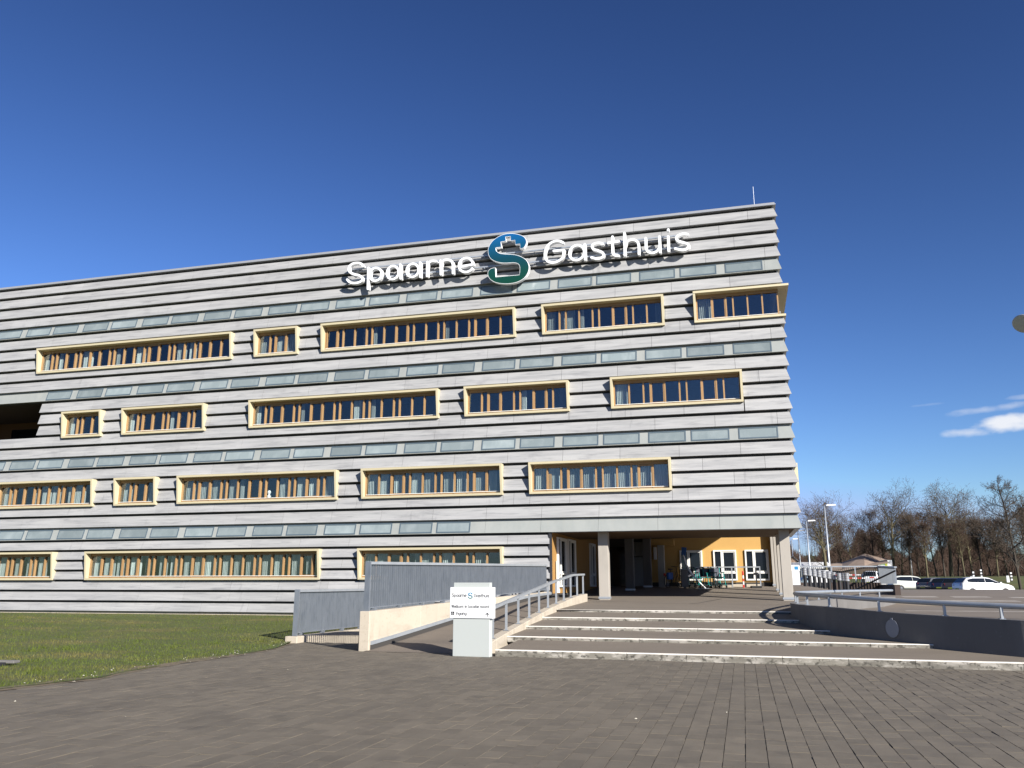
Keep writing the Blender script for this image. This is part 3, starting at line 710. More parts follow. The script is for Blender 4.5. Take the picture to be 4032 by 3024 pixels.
wo = bpart(mb, 'window', M['cream']); MB().box(2.2, 2.24, ya + .09, yb - .09, zb + .09, zt - .09).build('pane', M['black_glass'], wo)
# loggia cut into the facade at the left
lg = MB().box(XL, LOGX, 38.2, 38.4, 8.45, 10.7).box(LOGX, LOGX + .2, 34.335, 38.2, 8.45, 10.7).box(XL, LOGX, 34.335, 38.2, 8.2, 8.47).box(XL, LOGX, 34.335, 38.2, 10.602, 10.75)
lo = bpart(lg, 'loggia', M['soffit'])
MB().box(-40, -35.9, 38.12, 38.19, 8.6, 10.2).build('pane', M['black_glass'], lo)
MB().box(XL, LOGX, 33.95, 34.32, 8.452, 8.53).build('sill', M['concrete_grey'], lo)
# soffit, fascia and columns of the undercroft
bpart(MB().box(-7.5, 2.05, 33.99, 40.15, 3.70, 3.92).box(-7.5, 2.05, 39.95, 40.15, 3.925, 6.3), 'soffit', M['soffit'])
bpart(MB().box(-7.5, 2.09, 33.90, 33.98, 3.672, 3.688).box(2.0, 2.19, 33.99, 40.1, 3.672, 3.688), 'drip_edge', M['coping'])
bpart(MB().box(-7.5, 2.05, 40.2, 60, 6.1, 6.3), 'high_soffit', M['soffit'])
for x in [-8.9 + 1.18 * i for i in range(10)]:
    bpart(MB().box(x, x + .03, 33.86, 33.9, 3.69, 3.74), 'clip', M['steel'])
def column(cx, cy, w, top, collar=True):
    z0 = plaza_z(cy) - .1
    o = bpart(MB().box(cx - w / 2, cx + w / 2, cy - w / 2, cy + w / 2, z0, top), 'column', M['column_shaded'] if cx in (-5.27, -4.72) else M['column'], bevel=.012)
    if collar:
        MB().box(cx - w / 2 - .02, cx + w / 2 + .02, cy - w / 2 - .02, cy + w / 2 + .02, z0 + .14, z0 + .22).build('collar', M['steel_light'], o)
    return o
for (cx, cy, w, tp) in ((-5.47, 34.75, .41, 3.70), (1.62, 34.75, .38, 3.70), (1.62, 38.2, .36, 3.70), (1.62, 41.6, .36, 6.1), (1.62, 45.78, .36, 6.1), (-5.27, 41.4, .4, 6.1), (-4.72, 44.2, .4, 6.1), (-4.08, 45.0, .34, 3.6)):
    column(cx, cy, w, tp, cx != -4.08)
# ochre walls of the undercroft with white windows
yw = MB().box(-4.75, 1.52, 46.0, 46.3, 1.72, 6.1)
ochre = bpart(yw, 'ochre_wall', M['yellow'])
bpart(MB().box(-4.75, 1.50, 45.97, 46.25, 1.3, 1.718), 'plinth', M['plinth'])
lw = bpart(MB().box(-7.62, -7.49, 34.04, 46.5, 1.25, 6.1), 'ochre_side_wall', M['ochre_shaded'])
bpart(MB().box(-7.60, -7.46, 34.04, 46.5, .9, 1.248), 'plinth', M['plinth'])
def white_window(parent, fn, w, h, mul, bot):
    """fn maps (along, out, up) to world"""
    def bx(mb, a0, a1, o0, o1, u0, u1):
        return mb.hexa([fn(a0, o1, u0), fn(a1, o1, u0), fn(a1, o0, u0), fn(a0, o0, u0), fn(a0, o1, u1), fn(a1, o1, u1), fn(a1, o0, u1), fn(a0, o0, u1)])
    t = .075; mb = MB()
    for q in ((0, w, 0, .09, 0, t), (0, w, 0, .09, h - t, h), (0, t, 0, .09, t, h - t), (w - t, w, 0, .09, t, h - t), (mul - .04, mul + .04, 0, .085, t, h - t), (t, w - t, 0, .083, bot - .035, bot + .035)): bx(mb, *q)
    wo = mb.build('window', M['white_frame'], parent); s = MB()
    for q in ((mul + .05, mul + .1, 0, .06, bot + .05, h - t), (w - t - .05, w - t, 0, .06, bot + .05, h - t), (mul + .1, w - t - .05, 0, .06, h - t - .05, h - t), (mul + .1, w - t - .05, 0, .06, bot + .05, bot + .1)): bx(s, *q)
    s.build('sash', M['white_frame'], wo)
    bx(MB(), t, w - t, 0, .03, t, h - t).build('pane', M['black_glass'], wo)
for x in (-3.19, -1.46, .14):
    white_window(ochre, lambda a, o, u, x=x: (x + a, 46.0 - o, 1.81 + u), 1.17, 1.55, .42, .38)
for y0, y1, zt_ in ((34.95, 36.7, 3.55), (37.15, 38.85, 3.58), (42.8, 44.3, 3.66)):
    white_window(lw, lambda a, o, u, y0=y0: (-7.49 + o, y0 + a, 1.5 + u), y1 - y0, zt_ - 1.5, .6, .55)
# entrance recess, steel panel and white board at its side, colours darkened for the shade
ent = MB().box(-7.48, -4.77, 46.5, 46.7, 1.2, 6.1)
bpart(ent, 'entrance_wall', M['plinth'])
bpart(MB().box(-5.66, -5.02, 46.38, 46.49, 1.4, 3.05), 'steel_door', pmat('brushed door', (0.16, 0.16, 0.17), .35, metal=.7))
bpart(MB().box(-5.66, -5.02, 46.36, 46.49, 3.1, 3.85), 'entrance_board', pmat('grey board', (.3, .3, .29), .5))
bpart(MB().box(-7.3, -5.95, 46.40, 46.49, 1.35, 3.6), 'entrance_glass', M['black_glass'])
bpart(MB().box(-4.7, -3.43, 45.3, 45.99, 3.6, 3.92), 'ochre_beam', M['yellow'])
bpart(MB().box(-4.55, -4.40, 45.85, 45.99, 2.9, 3.55), 'wall_box', M['white_frame'], bevel=.01)
bpart(MB().tube([(-7.40, 34.62, 1.3), (-7.40, 34.62, 2.55)], .07, 10).tube([(-7.40, 34.62, 1.28), (-7.40, 34.62, 1.42)], .10, 10), 'downpipe', M['white_frame'])
bpart(MB().box(-7.6, -7.48, 33.9, 34.03, .3, 3.69), 'corner_trim', M['dark_metal'])
bpart(MB().box(XL, -7.58, 33.96, 34.03, .1, .41), 'base_course', M['concrete'])
# lightning rod on the roof
rod = empty('lightning_rod', (1.48, 36.0, 16.9), 0, 'thin grey lightning rod on the flat roof', 'rod')
MB().tube([(0, 0, 0), (0, 0, 2.05)], .009, 6).build('mast', M['steel'], rod); MB().box(-.12, .12, -.12, .12, 0, .06).build('base', M['concrete_grey'], rod)

# ------------------------------------------------------------------ lettering
def catmull(p, n=5):
    if len(p) < 3: return list(p)
    q = [p[0]] + list(p) + [p[-1]]; out = []
    for i in range(1, len(q) - 2):
        a, b, c, d = [Vector(v) for v in q[i - 1:i + 3]]
        for k in range(n):
            t = k / n
            out.append(tuple(0.5 * ((2 * b) + (c - a) * t + (2 * a - 5 * b + 4 * c - d) * t * t + (3 * b - a - 3 * c + d) * t ** 3)))
    out.append(tuple(p[-1])); return out
def stroke_outline(pts, w, closed=False, cap=6):
    """returns ([left], [right]) rails or an outline with round caps"""
    P = [Vector((a, b)) for a, b in pts]; n = len(P); L = []; Rr = []
    for i in range(n):
        t = (P[(i + 1) % n] - P[i - 1]) if closed else (P[min(i + 1, n - 1)] - P[max(i - 1, 0)])
        t.normalize(); nv = Vector((-t.y, t.x)) * w / 2
        L.append(P[i] + nv); Rr.append(P[i] - nv)
    return L, Rr, P
def add_stroke(mb, pts, w, y0, y1, smooth=True, fn=None):
    """flat stroke of width w in the xz plane, front at y0, back at y1"""
    fn = fn or (lambda x, y, z: (x, y, z))
    closed = len(pts) > 3 and (Vector(pts[0]) - Vector(pts[-1])).length < 1e-6
    if smooth and not closed: pts = catmull(pts)
    if closed: pts = pts[:-1]
    L, Rr, P = stroke_outline(pts, w, closed)
    n = len(P); b = len(mb.v)
    if closed:
        for side, y in ((L, y0), (Rr, y0), (L, y1), (Rr, y1)): mb.v += [fn(p.x, y, p.y) for p in side]
        for i in range(n):
            j = (i + 1) % n
            mb.f += [(b + i, b + j, b + n + j, b + n + i), (b + 2 * n + i, b + 3 * n + i, b + 3 * n + j, b + 2 * n + j), (b + i, b + 2 * n + i, b + 2 * n + j, b + j), (b + n + i, b + n + j, b + 3 * n + j, b + 3 * n + i)]
        return
    out = list(L); t = (P[-1] - P[-2]).normalized(); a0 = math.atan2(t.y, t.x) + math.pi / 2
    for k in range(1, 8): out.append(P[-1] + Vector((math.cos(a0 - math.pi * k / 8), math.sin(a0 - math.pi * k / 8))) * w / 2)
    out += Rr[::-1]; t = (P[0] - P[1]).normalized(); a0 = math.atan2(t.y, t.x) + math.pi / 2
    for k in range(1, 8): out.append(P[0] + Vector((math.cos(a0 - math.pi * k / 8), math.sin(a0 - math.pi * k / 8))) * w / 2)
    m = len(out); mb.v += [fn(p.x, y0, p.y) for p in out] + [fn(p.x, y1, p.y) for p in out]
    for i in range(n - 1): mb.f += [(b + i, b + i + 1, b + m - 0 - (i + 1) - 1 - 7, b + m - 0 - i - 1 - 7)]
    mb.f.append(tuple([b + n - 1] + [b + n + k for k in range(7)] + [b + n + 7]))
    mb.f.append(tuple([b + m - 8] + [b + m - 7 + k for k in range(7)] + [b]))
    for i in range(m): j = (i + 1) % m; mb.f.append((b + i, b + m + i, b + m + j, b + j))
LETTERS = [('S',[[(-16.232,16.037),(-16.331,16.159),(-16.518,16.214),(-16.742,16.202),(-16.902,16.106),(-16.947,15.939),(-16.865,15.783),(-16.655,15.67),(-16.415,15.59),(-16.255,15.471),(-16.233,15.343),(-16.359,15.252),(-16.593,15.227),(-16.841,15.283),(-17.0,15.437)]]),('p',[[(-15.95,15.909),(-15.93,14.88)],[(-15.267,15.553),(-15.278,15.455),(-15.317,15.367),(-15.381,15.297),(-15.463,15.252),(-15.555,15.237),(-15.649,15.252),(-15.735,15.297),(-15.804,15.367),(-15.851,15.456),(-15.87,15.554),(-15.86,15.652),(-15.82,15.741),(-15.756,15.811),(-15.674,15.856),(-15.581,15.871),(-15.487,15.855),(-15.401,15.81),(-15.332,15.739),(-15.285,15.651),(-15.267,15.553)]]),('a',[[(-14.426,15.554),(-14.437,15.454),(-14.475,15.365),(-14.536,15.293),(-14.615,15.248),(-14.704,15.232),(-14.795,15.248),(-14.877,15.294),(-14.944,15.365),(-14.989,15.455),(-15.007,15.555),(-14.996,15.655),(-14.958,15.746),(-14.897,15.817),(-14.817,15.863),(-14.728,15.878),(-14.637,15.862),(-14.555,15.816),(-14.488,15.744),(-14.444,15.654),(-14.426,15.554)],[(-14.359,15.903),(-14.316,15.225)]]),('a',[[(-13.446,15.565),(-13.458,15.466),(-13.497,15.377),(-13.56,15.306),(-13.64,15.261),(-13.731,15.245),(-13.822,15.261),(-13.905,15.306),(-13.973,15.377),(-14.018,15.467),(-14.035,15.566),(-14.024,15.666),(-13.985,15.756),(-13.921,15.827),(-13.84,15.872),(-13.75,15.888),(-13.658,15.872),(-13.575,15.825),(-13.507,15.754),(-13.463,15.664),(-13.446,15.565)],[(-13.385,15.901),(-13.358,15.216)]]),('r',[[(-13.033,15.903),(-13.028,15.222)],[(-13.02,15.687),(-12.954,15.856),(-12.8,15.918),(-12.605,15.886)]]),('n',[[(-12.393,15.895),(-12.367,15.234)],[(-12.368,15.659),(-12.276,15.863),(-12.084,15.901),(-11.891,15.834),(-11.803,15.659),(-11.788,15.233)]]),('e',[[(-11.484,15.514),(-10.847,15.552)],[(-10.847,15.552),(-10.898,15.719),(-11.013,15.847),(-11.177,15.891),(-11.356,15.844),(-11.479,15.703),(-11.503,15.512),(-11.436,15.352),(-11.29,15.249),(-11.119,15.224),(-10.969,15.277),(-10.883,15.361)]]),('G',[[(-6.722,16.144),(-6.905,16.242),(-7.137,16.239),(-7.37,16.119),(-7.503,15.9),(-7.542,15.638),(-7.47,15.413),(-7.31,15.285),(-7.079,15.266),(-6.848,15.357),(-6.723,15.478)],[(-6.723,15.478),(-6.691,15.788)],[(-6.691,15.788),(-7.142,15.798)]]),('a',[[(-5.795,15.612),(-5.813,15.506),(-5.861,15.409),(-5.935,15.332),(-6.027,15.281),(-6.128,15.262),(-6.229,15.277),(-6.32,15.324),(-6.391,15.398),(-6.436,15.493),(-6.451,15.6),(-6.433,15.707),(-6.384,15.804),(-6.31,15.882),(-6.217,15.933),(-6.115,15.951),(-6.014,15.936),(-5.924,15.888),(-5.853,15.813),(-5.808,15.718),(-5.795,15.612)],[(-5.765,15.951),(-5.761,15.257)]]),('s',[[(-4.976,15.888),(-5.132,15.948),(-5.335,15.942),(-5.45,15.84),(-5.39,15.699),(-5.186,15.601),(-5.009,15.496),(-4.959,15.357),(-5.06,15.254),(-5.262,15.238),(-5.485,15.323)]]),('t',[[(-4.552,16.175),(-4.563,15.486),(-4.496,15.322),(-4.311,15.27)],[(-4.752,15.906),(-4.292,15.931)]]),('h',[[(-4.036,16.283),(-4.046,15.265)],[(-4.025,15.664),(-3.907,15.888),(-3.685,15.934),(-3.499,15.833),(-3.444,15.638),(-3.449,15.262)]]),('u',[[(-3.135,15.943),(-3.138,15.52),(-3.062,15.333),(-2.892,15.249),(-2.69,15.307),(-2.57,15.481)],[(-2.56,15.949),(-2.554,15.246)]]),('i',[[(-2.194,15.908),(-2.2,15.268)],[(-2.186,16.203),(-2.176,16.23)]]),('s',[[(-1.386,15.924),(-1.543,15.965),(-1.75,15.928),(-1.858,15.818),(-1.796,15.676),(-1.595,15.583),(-1.407,15.488),(-1.358,15.371),(-1.461,15.267),(-1.653,15.246),(-1.927,15.341)]])]
EMBLEM = [(-8.66, 16.05), (-8.495, 16.066), (-8.39, 16.216), (-8.366, 16.41), (-8.493, 16.621), (-8.777, 16.767), (-9.135, 16.842), (-9.495, 16.809), (-9.831, 16.648), (-10.047, 16.424), (-10.142, 16.162), (-10.106, 15.886), (-9.97, 15.685), (-9.73, 15.542), (-9.396, 15.453), (-8.968, 15.424), (-8.756, 15.353), (-8.676, 15.19), (-8.687, 14.838), (-9.774, 14.844), (-9.791, 15.284), (-9.958, 15.272), (-10.102, 15.189), (-10.148, 15.017), (-10.08, 14.816), (-9.878, 14.631), (-9.583, 14.515), (-9.204, 14.464), (-8.828, 14.49), (-8.523, 14.619), (-8.335, 14.827), (-8.25, 15.083), (-8.277, 15.303), (-8.403, 15.525), (-8.637, 15.696), (-8.921, 15.809), (-9.301, 15.874), (-9.588, 15.944), (-9.747, 16.07), (-9.781, 16.221), (-9.517, 16.227), (-9.542, 16.477), (-9.302, 16.49), (-9.322, 16.69), (-9.102, 16.69), (-9.092, 16.476), (-8.897, 16.484), (-8.883, 16.276), (-8.669, 16.277)]
SO = Vector((-9.2, 33.6, 15.2))
sign = empty('facade_sign', SO, 0, 'large white raised letters with a blue green S emblem high on the facade', 'sign')
for ch, strokes in LETTERS:
    mb = MB()
    for i, s in enumerate(strokes): add_stroke(mb, s, 0.106, 33.48 - .0035 * i, 33.69)
    o = mb.build('letter', M['letter'], sign); o.matrix_parent_inverse = Matrix.Translation(-SO)
def emblem_mesh(pts, y0, y1, border, face_mat, edge_mat, name, fn=None):
    """closed outline in xz, front at y0, white returns and a thin white border round the coloured face"""
    bm = bmesh.new(); sm = []
    n = len(pts)
    sharp = set()
    for i in range(n):                     # smooth the round parts, keep the stepped corners
        a, b, c = Vector(pts[i - 1]), Vector(pts[i]), Vector(pts[(i + 1) % n])
        if (b - a).angle(c - b) > R(48): sharp.add(i)
    for i in range(n):
        p0, p1, p2, p3 = Vector(pts[i - 1]), Vector(pts[i]), Vector(pts[(i + 1) % n]), Vector(pts[(i + 2) % n])
        if i in sharp: p0 = p1 - (p2 - p1)
        j = (i + 1) % n
        if j in sharp: p3 = p2 + (p2 - p1)
        steps = 1 if (i in sharp and j in sharp) else 4
        for k in range(steps):
            t = k / steps
            sm.append(0.5 * ((2 * p1) + (p2 - p0) * t + (2 * p0 - 5 * p1 + 4 * p2 - p3) * t * t + (3 * p1 - p0 - 3 * p2 + p3) * t ** 3))
    fn = fn or (lambda x, y, z: (x, y, z))
    m = len(sm); area = sum(sm[i - 1].x * sm[i].y - sm[i].x * sm[i - 1].y for i in range(m))
    if area < 0: sm = sm[::-1]
    inner = []
    for i in range(m):
        t = (sm[(i + 1) % m] - sm[i - 1]).normalized(); inner.append(sm[i] + Vector((-t.y, t.x)) * border)
    vo = [bm.verts.new(fn(p.x, y0, p.y)) for p in sm]; vi = [bm.verts.new(fn(p.x, y0 - border * .15, p.y)) for p in inner]; vb = [bm.verts.new(fn(p.x, y1, p.y)) for p in sm]
    for i in range(m):
        j = (i + 1) % m
        bm.faces.new((vo[i], vo[j], vi[j], vi[i])).material_index = 1; bm.faces.new((vb[i], vb[j], vo[j], vo[i])).material_index = 1
    f = bm.faces.new(vi); f.material_index = 0; bm.normal_update()
    g = bm.faces.new(vb[::-1]); g.material_index = 1
    bm.normal_update(); bmesh.ops.triangulate(bm, faces=[f, g])
    me = bpy.data.meshes.new(name); bm.to_mesh(me); bm.free(); me.materials.append(face_mat); me.materials.append(edge_mat)
    return me
o = link('emblem', emblem_mesh(EMBLEM, 33.46, 33.66, .016, M['emblem'], M['letter'], 'emblem'), sign); o.matrix_parent_inverse = Matrix.Translation(-SO)
for z in (15.98, 15.44):
    o = MB().box(-16.9, -1.5, 33.70, 33.76, z, z + .06).build('mounting_rail', M['steel_light'], sign); o.matrix_parent_inverse = Matrix.Translation(-SO)
brk = [-16.6, -14.6, -12.6, -10.4, -8.1, -6.2, -4.2, -2.2]
for x in brk:
    for z in (15.98, 15.44):
        o = MB().box(x, x + .04, 33.70, 34.02, z - .05, z - .002).build('bracket', M['steel_light'], sign); o.matrix_parent_inverse = Matrix.Translation(-SO)

# stroke letters for the freestanding sign (unit: x-height 0.66, capital 1.0)
def arc(cx, cy, rx, ry, a0, a1, n=12): return [(cx + rx * math.cos(R(lerp(a0, a1, i / n))), cy + ry * math.sin(R(lerp(a0, a1, i / n)))) for i in range(n + 1)]
ring = lambda cx, cy, r: arc(cx, cy, r, r, 0, 360, 18)
GL = {
 'S': (.62, [[(.54, .84), (.44, .96), (.28, .98), (.12, .9), (.07, .74), (.16, .6), (.3, .53), (.46, .45), (.54, .3), (.48, .12), (.32, .03), (.15, .05), (.05, .17)]]),
 'p': (.66, [[(.08, .64), (.08, -.26)], ring(.33, .33, .27)]), 'a': (.66, [ring(.32, .33, .27), [(.59, .64), (.59, .02)]]),
 'r': (.40, [[(.08, .64), (.08, .02)], [(.08, .40), (.15, .57), (.27, .64), (.38, .63)]]),
 'n': (.62, [[(.08, .64), (.08, .02)], [(.08, .38), (.15, .58), (.31, .65), (.47, .57), (.53, .4), (.53, .02)]]),
 'e': (.64, [[(.06, .34), (.58, .34)], [(.58, .34)] + arc(.32, .33, .27, .31, 12, 318, 14)]),
 'G': (.80, [[(.68, .84)] + arc(.40, .5, .35, .47, 50, 350, 16), [(.75, .42), (.75, .5)], [(.75, .5), (.45, .5)]]),
 's': (.50, [[(.42, .56), (.33, .64), (.2, .65), (.09, .58), (.08, .46), (.18, .37), (.32, .31), (.42, .22), (.38, .08), (.25, .02), (.12, .04), (.05, .11)]]),
 't': (.42, [[(.16, .86), (.16, .18), (.22, .05), (.36, .03)], [(.02, .62), (.36, .62)]]),
 'h': (.62, [[(.08, 1.0), (.08, .02)], [(.08, .38), (.15, .58), (.31, .65), (.47, .57), (.53, .4), (.53, .02)]]),
 'u': (.64, [[(.08, .64), (.08, .26), (.14, .08), (.3, .01), (.46, .08), (.54, .26)], [(.55, .64), (.55, .02)]]),
 'i': (.22, [[(.1, .64), (.1, .02)], [(.1, .86), (.1, .88)]]), 'W': (.98, [[(.03, .98), (.26, .03)], [(.26, .03), (.48, .98)], [(.48, .98), (.7, .03)], [(.7, .03), (.93, .98)]]),
 'l': (.28, [[(.08, 1.0), (.08, .14), (.14, .04), (.24, .03)]]), 'k': (.54, [[(.08, 1.0), (.08, .02)], [(.46, .63), (.1, .3)], [(.2, .38), (.48, .02)]]),
 'o': (.66, [ring(.32, .33, .27)]), 'm': (.98, [[(.08, .64), (.08, .02)], [(.08, .4), (.14, .58), (.28, .65), (.42, .57), (.48, .4), (.48, .02)], [(.48, .4), (.54, .58), (.68, .65), (.82, .57), (.88, .4), (.88, .02)]]),
 'c': (.56, [arc(.32, .33, .27, .31, 45, 315, 14)]), 'd': (.66, [ring(.32, .33, .27), [(.59, 1.0), (.59, .02)]]),
 'I': (.24, [[(.1, .98), (.1, .02)]]), 'g': (.66, [ring(.32, .33, .27), [(.59, .64), (.59, -.02), (.5, -.2), (.3, -.26), (.12, -.18)]]), ' ': (.34, []),
}
def text(parent, s, u0, u1, base, cap, sw, yf, mat, name):
    tot = sum(GL[c][0] + .06 for c in s) - .06; k = (u1 - u0) / tot; x = u0
    for c in s:
        adv, st = GL[c]
        if st:
            mb = MB()
            for i, p in enumerate(st): add_stroke(mb, [(x + a * k, base + b * cap) for a, b in p], sw, yf - .001 - .0006 * i, yf)
            mb.build(name, mat, parent)
        x += (adv + .06) * k

# freestanding welcome sign
ws = empty('welcome_sign', (-6.10, 19.12, 0.0), R(-5), 'white freestanding welcome sign with a wheelchair symbol and arrow in front of the ramp', 'sign')
MB().box(-.455, .455, -.09, .09, 0.0, .845).build('pedestal', M['sign_body'], ws, bevel=.008, seg=2)
MB().box(-.53, .53, -.115, .075, .846, 1.54).build('board', M['sign_white'], ws, bevel=.008, seg=2)
MB().box(-.455, .455, -.08, .06, 1.541, 1.645).build('top_cap', M['sign_body'], ws, bevel=.008, seg=2)
yf = -.1165
def bu(px): return -.53 + (px - 120) / 585 * 1.06
def bz(py): return 1.54 - (py - 170) / 418 * .694
text(ws, 'Spaarne', bu(146), bu(350), bz(300), .075, .012, yf, M['ink_grey'], 'letter')
text(ws, 'Gasthuis', bu(456), bu(665), bz(304), .075, .012, yf, M['ink_grey'], 'letter')
text(ws, 'Welkom in locatie noord', bu(143), bu(664), bz(449), .068, .0115, yf, M['ink_grey'], 'letter')
text(ws, 'Ingang', bu(207), bu(355), bz(542), .068, .0115, yf, M['ink_grey'], 'letter')
sx0, sx1 = bu(372), bu(435); sz0, sz1 = bz(325), bz(241)
ex = [p[0] for p in EMBLEM]; ez = [p[1] for p in EMBLEM]
E2 = [(lerp(sx0, sx1, (a - min(ex)) / (max(ex) - min(ex))), lerp(sz0, sz1, (b - min(ez)) / (max(ez) - min(ez)))) for a, b in EMBLEM]
M['emblem_small'] = grad_mat('small emblem gradient', sz0, sz1, [(0, (0.006, 0.10, 0.07)), (0.5, (0.01, 0.12, 0.19)), (1, (0.02, 0.22, 0.45))])
link('emblem', emblem_mesh(E2, yf - .001, yf + .001, .0004, M['emblem_small'], M['emblem_small'], 'small_emblem'), ws)
ic = MB().box(bu(138), bu(183), yf - .001, yf + .001, bz(549), bz(500)); ic.build('symbol_tile', M['ink'], ws)
im = MB(); ux, uz, us = bu(138), bz(549), bu(183) - bu(138)
def ip(a, b): return (ux + a * us, uz + b * us)
add_stroke(im, [ip(.42, .80), ip(.42, .82)], us * .13, yf - .0022, yf - .0012)
add_stroke(im, [ip(.42, .68), ip(.45, .44), ip(.66, .44), ip(.75, .22)], us * .075, yf - .0026, yf - .0012, smooth=False)
add_stroke(im, [ip(.30, .55), ip(.22, .38), ip(.30, .2), ip(.48, .15), ip(.62, .25)], us * .06, yf - .0030, yf - .0012)
im.build('wheelchair_symbol', M['sign_white'], ws)
am = MB(); cx_ = bu(638)
add_stroke(am, [(cx_, bz(560)), (cx_, bz(516))], .018, yf - .001, yf, smooth=False)
add_stroke(am, [(bu(619), bz(534)), (cx_, bz(514)), (bu(657), bz(534))], .018, yf - .0018, yf, smooth=False)
am.build('arrow', M['ink'], ws)

# ------------------------------------------------------------------ entrance steps
st = empty('entrance_steps', (-2, 19.1, 0), 0, 'five broad shallow steps with stained white kerb edges leading to the undercroft', 'steps')
STO = Matrix.Translation(Vector((2, -19.1, 0)))
def spart(mb, name, mat, parent=st, **k):
    o = mb.build(name, mat, parent, **k)
    if parent is st: o.matrix_parent_inverse = STO
    return o
RZ0 = [0.0, 0.24, 0.40, 0.575, 0.745]; RZ1 = [0.145, 0.32, 0.48, 0.65, 0.81]    # foot and top of each riser
def step_right(k):
    x = 1.0
    for i in range(60):
        y = step_y(k, x)
        if y <= 19.25: x = 9.0; break
        x = x * .5 + .5 * (wall_x(y) - .02)
    return x
for k in range(5):
    xr = 11.0 if k == 0 else step_right(k)
    xl = -5.62 if k == 0 else LX + .1
    n = max(3, round((xr - xl) / 1.55)); x = xl
    cutp = [xl] + sorted(lerp(xl, xr, (i + random.uniform(-.18, .18)) / n) for i in range(1, n)) + [xr]
    for a, b in zip(cutp, cutp[1:]):
        ya, yb = step_y(k, a), step_y(k, b); d = .17; zt = RZ1[k]; zb = RZ0[k] - .06; q = .004; ch = .014
        # body and painted nosing
        kb = spart(MB().hexa([(a + q, ya, zb), (b - q, yb, zb), (b - q, yb + d, zb), (a + q, ya + d, zb), (a + q, ya, zt - ch), (b - q, yb, zt - ch), (b - q, yb + d, zt - ch), (a + q, ya + d, zt - ch)]), 'kerb_stone', M['kerb'])
        MB().hexa([(a + q, ya + .001, zt - ch), (b - q, yb + .001, zt - ch), (b - q, yb + d, zt - ch), (a + q, ya + d, zt - ch), (a + q, ya + ch * .8, zt), (b - q, yb + ch * .8, zt), (b - q, yb + d, zt), (a + q, ya + d, zt)]).build('nosing', M['kerb_top'], kb)
    # tread behind the kerb up to the next riser
    mb = MB(); m = 14; xr2 = 11.0 if k == 0 else (step_right(k) + .05)
    for i in range(m):
        a = lerp(xl if k else -5.6, xr2, i / m); b = lerp(xl if k else -5.6, xr2, (i + 1) / m)
        def back(x): return (step_y(k + 1, x) + .1) if k < 4 else 27.75
        za = RZ1[k] - .004; zb2 = RZ0[k + 1] if k < 4 else RZ1[4] + .01
        mb.quad((a, step_y(k, a) + .165, za), (b, step_y(k, b) + .165, za), (b, back(b), zb2), (a, back(a), zb2))
    spart(mb, 'tread', M['tread'])

# ------------------------------------------------------------------ access ramp, kerb wall with handrail
RAMP = [(19.75, 0.0), (21, .11), (27.3, .72), (31, 1.02), (33.35, 1.10)]
def ramp_z(y): return interp(y, RAMP)
W1A, W1B = Vector((-9.05, 19.92, 0)), Vector((-7.42, 33.4, 0))
def w1(y, off=0.0):
    t = (y - W1A.y) / (W1B.y - W1A.y); return lerp(W1A.x, W1B.x, t) + off
ysr = [19.78] + [20 + .7 * i for i in range(20)] + [33.42]
mb = MB()
for a, b in zip(ysr, ysr[1:]): mb.quad((w1(a, -.05), a, ramp_z(a) + .003), (LX - .05, a, ramp_z(a) + .003), (LX - .05, b, ramp_z(b) + .003), (w1(b, -.05), b, ramp_z(b) + .003))
tag(mb.build('ramp', M['asphalt_brown'], smooth=True), kind='structure')
KT = [(19.6, .20), (21.2, .38), (27.3, .93), (31, 1.18), (33.2, 1.25)]
kw = MB(); cut_y = [19.65, 20.5, 22, 23.6, 25.2, 26.8, 28.4, 30, 31.6, 33.25]
for a, b in zip(cut_y, cut_y[1:]):
    kw.hexa([(LX - .13, a, -.1), (LX + .13, a, -.1), (LX + .13, b, -.1), (LX - .13, b, -.1), (LX - .13, a, interp(a, KT)), (LX + .13, a, interp(a, KT)), (LX + .13, b, interp(b, KT)), (LX - .13, b, interp(b, KT))])
kw2 = kw.build('ramp_kerb_wall', M['concrete'], bevel=.012)
tag(kw2, 'low cream concrete kerb wall between the steps and the ramp', 'wall')
hr = empty('ramp_handrail', (LX, 21.5, .4), 0, 'galvanised handrail on short posts along the ramp beside the steps', 'handrail')
HO = Matrix.Translation(Vector((-LX, -21.5, -.4)))
def hpart(mb, name, mat, parent=hr, **k):
    o = mb.build(name, mat, parent, **k)
    if parent is hr: o.matrix_parent_inverse = HO
    return o
posts = [20.6 + 1.245 * i for i in range(11)]
def rail_z(y): return interp(y, [(20.3, 1.03), (27.3, 1.68), (31.0, 1.96), (33.2, 2.0)])
for y in posts:
    po = hpart(MB().box(LX - .028, LX + .028, y - .008 - .014, y + .022, interp(y, KT) - .02, rail_z(y) - .04), 'post', M['steel_light'])
    MB().box(LX - .07, LX + .07, y - .05, y + .06, interp(y, KT) - .004, interp(y, KT) + .012).build('foot_plate', M['steel'], po)
rp = [20.3, 22, 24, 26, 27.3, 29, 31, 31.5, 33.25]
mb = MB()
for a, b in zip(rp, rp[1:]):
    za, zb = rail_z(a), rail_z(b)
    mb.hexa([(LX - .045, a, za - .05), (LX + .045, a, za - .05), (LX + .045, b, zb - .05), (LX - .045, b, zb - .05), (LX - .045, a, za + .02), (LX + .045, a, za + .02), (LX + .045, b, zb + .02), (LX - .045, b, zb + .02)])
hpart(mb, 'rail', M['steel_light'])

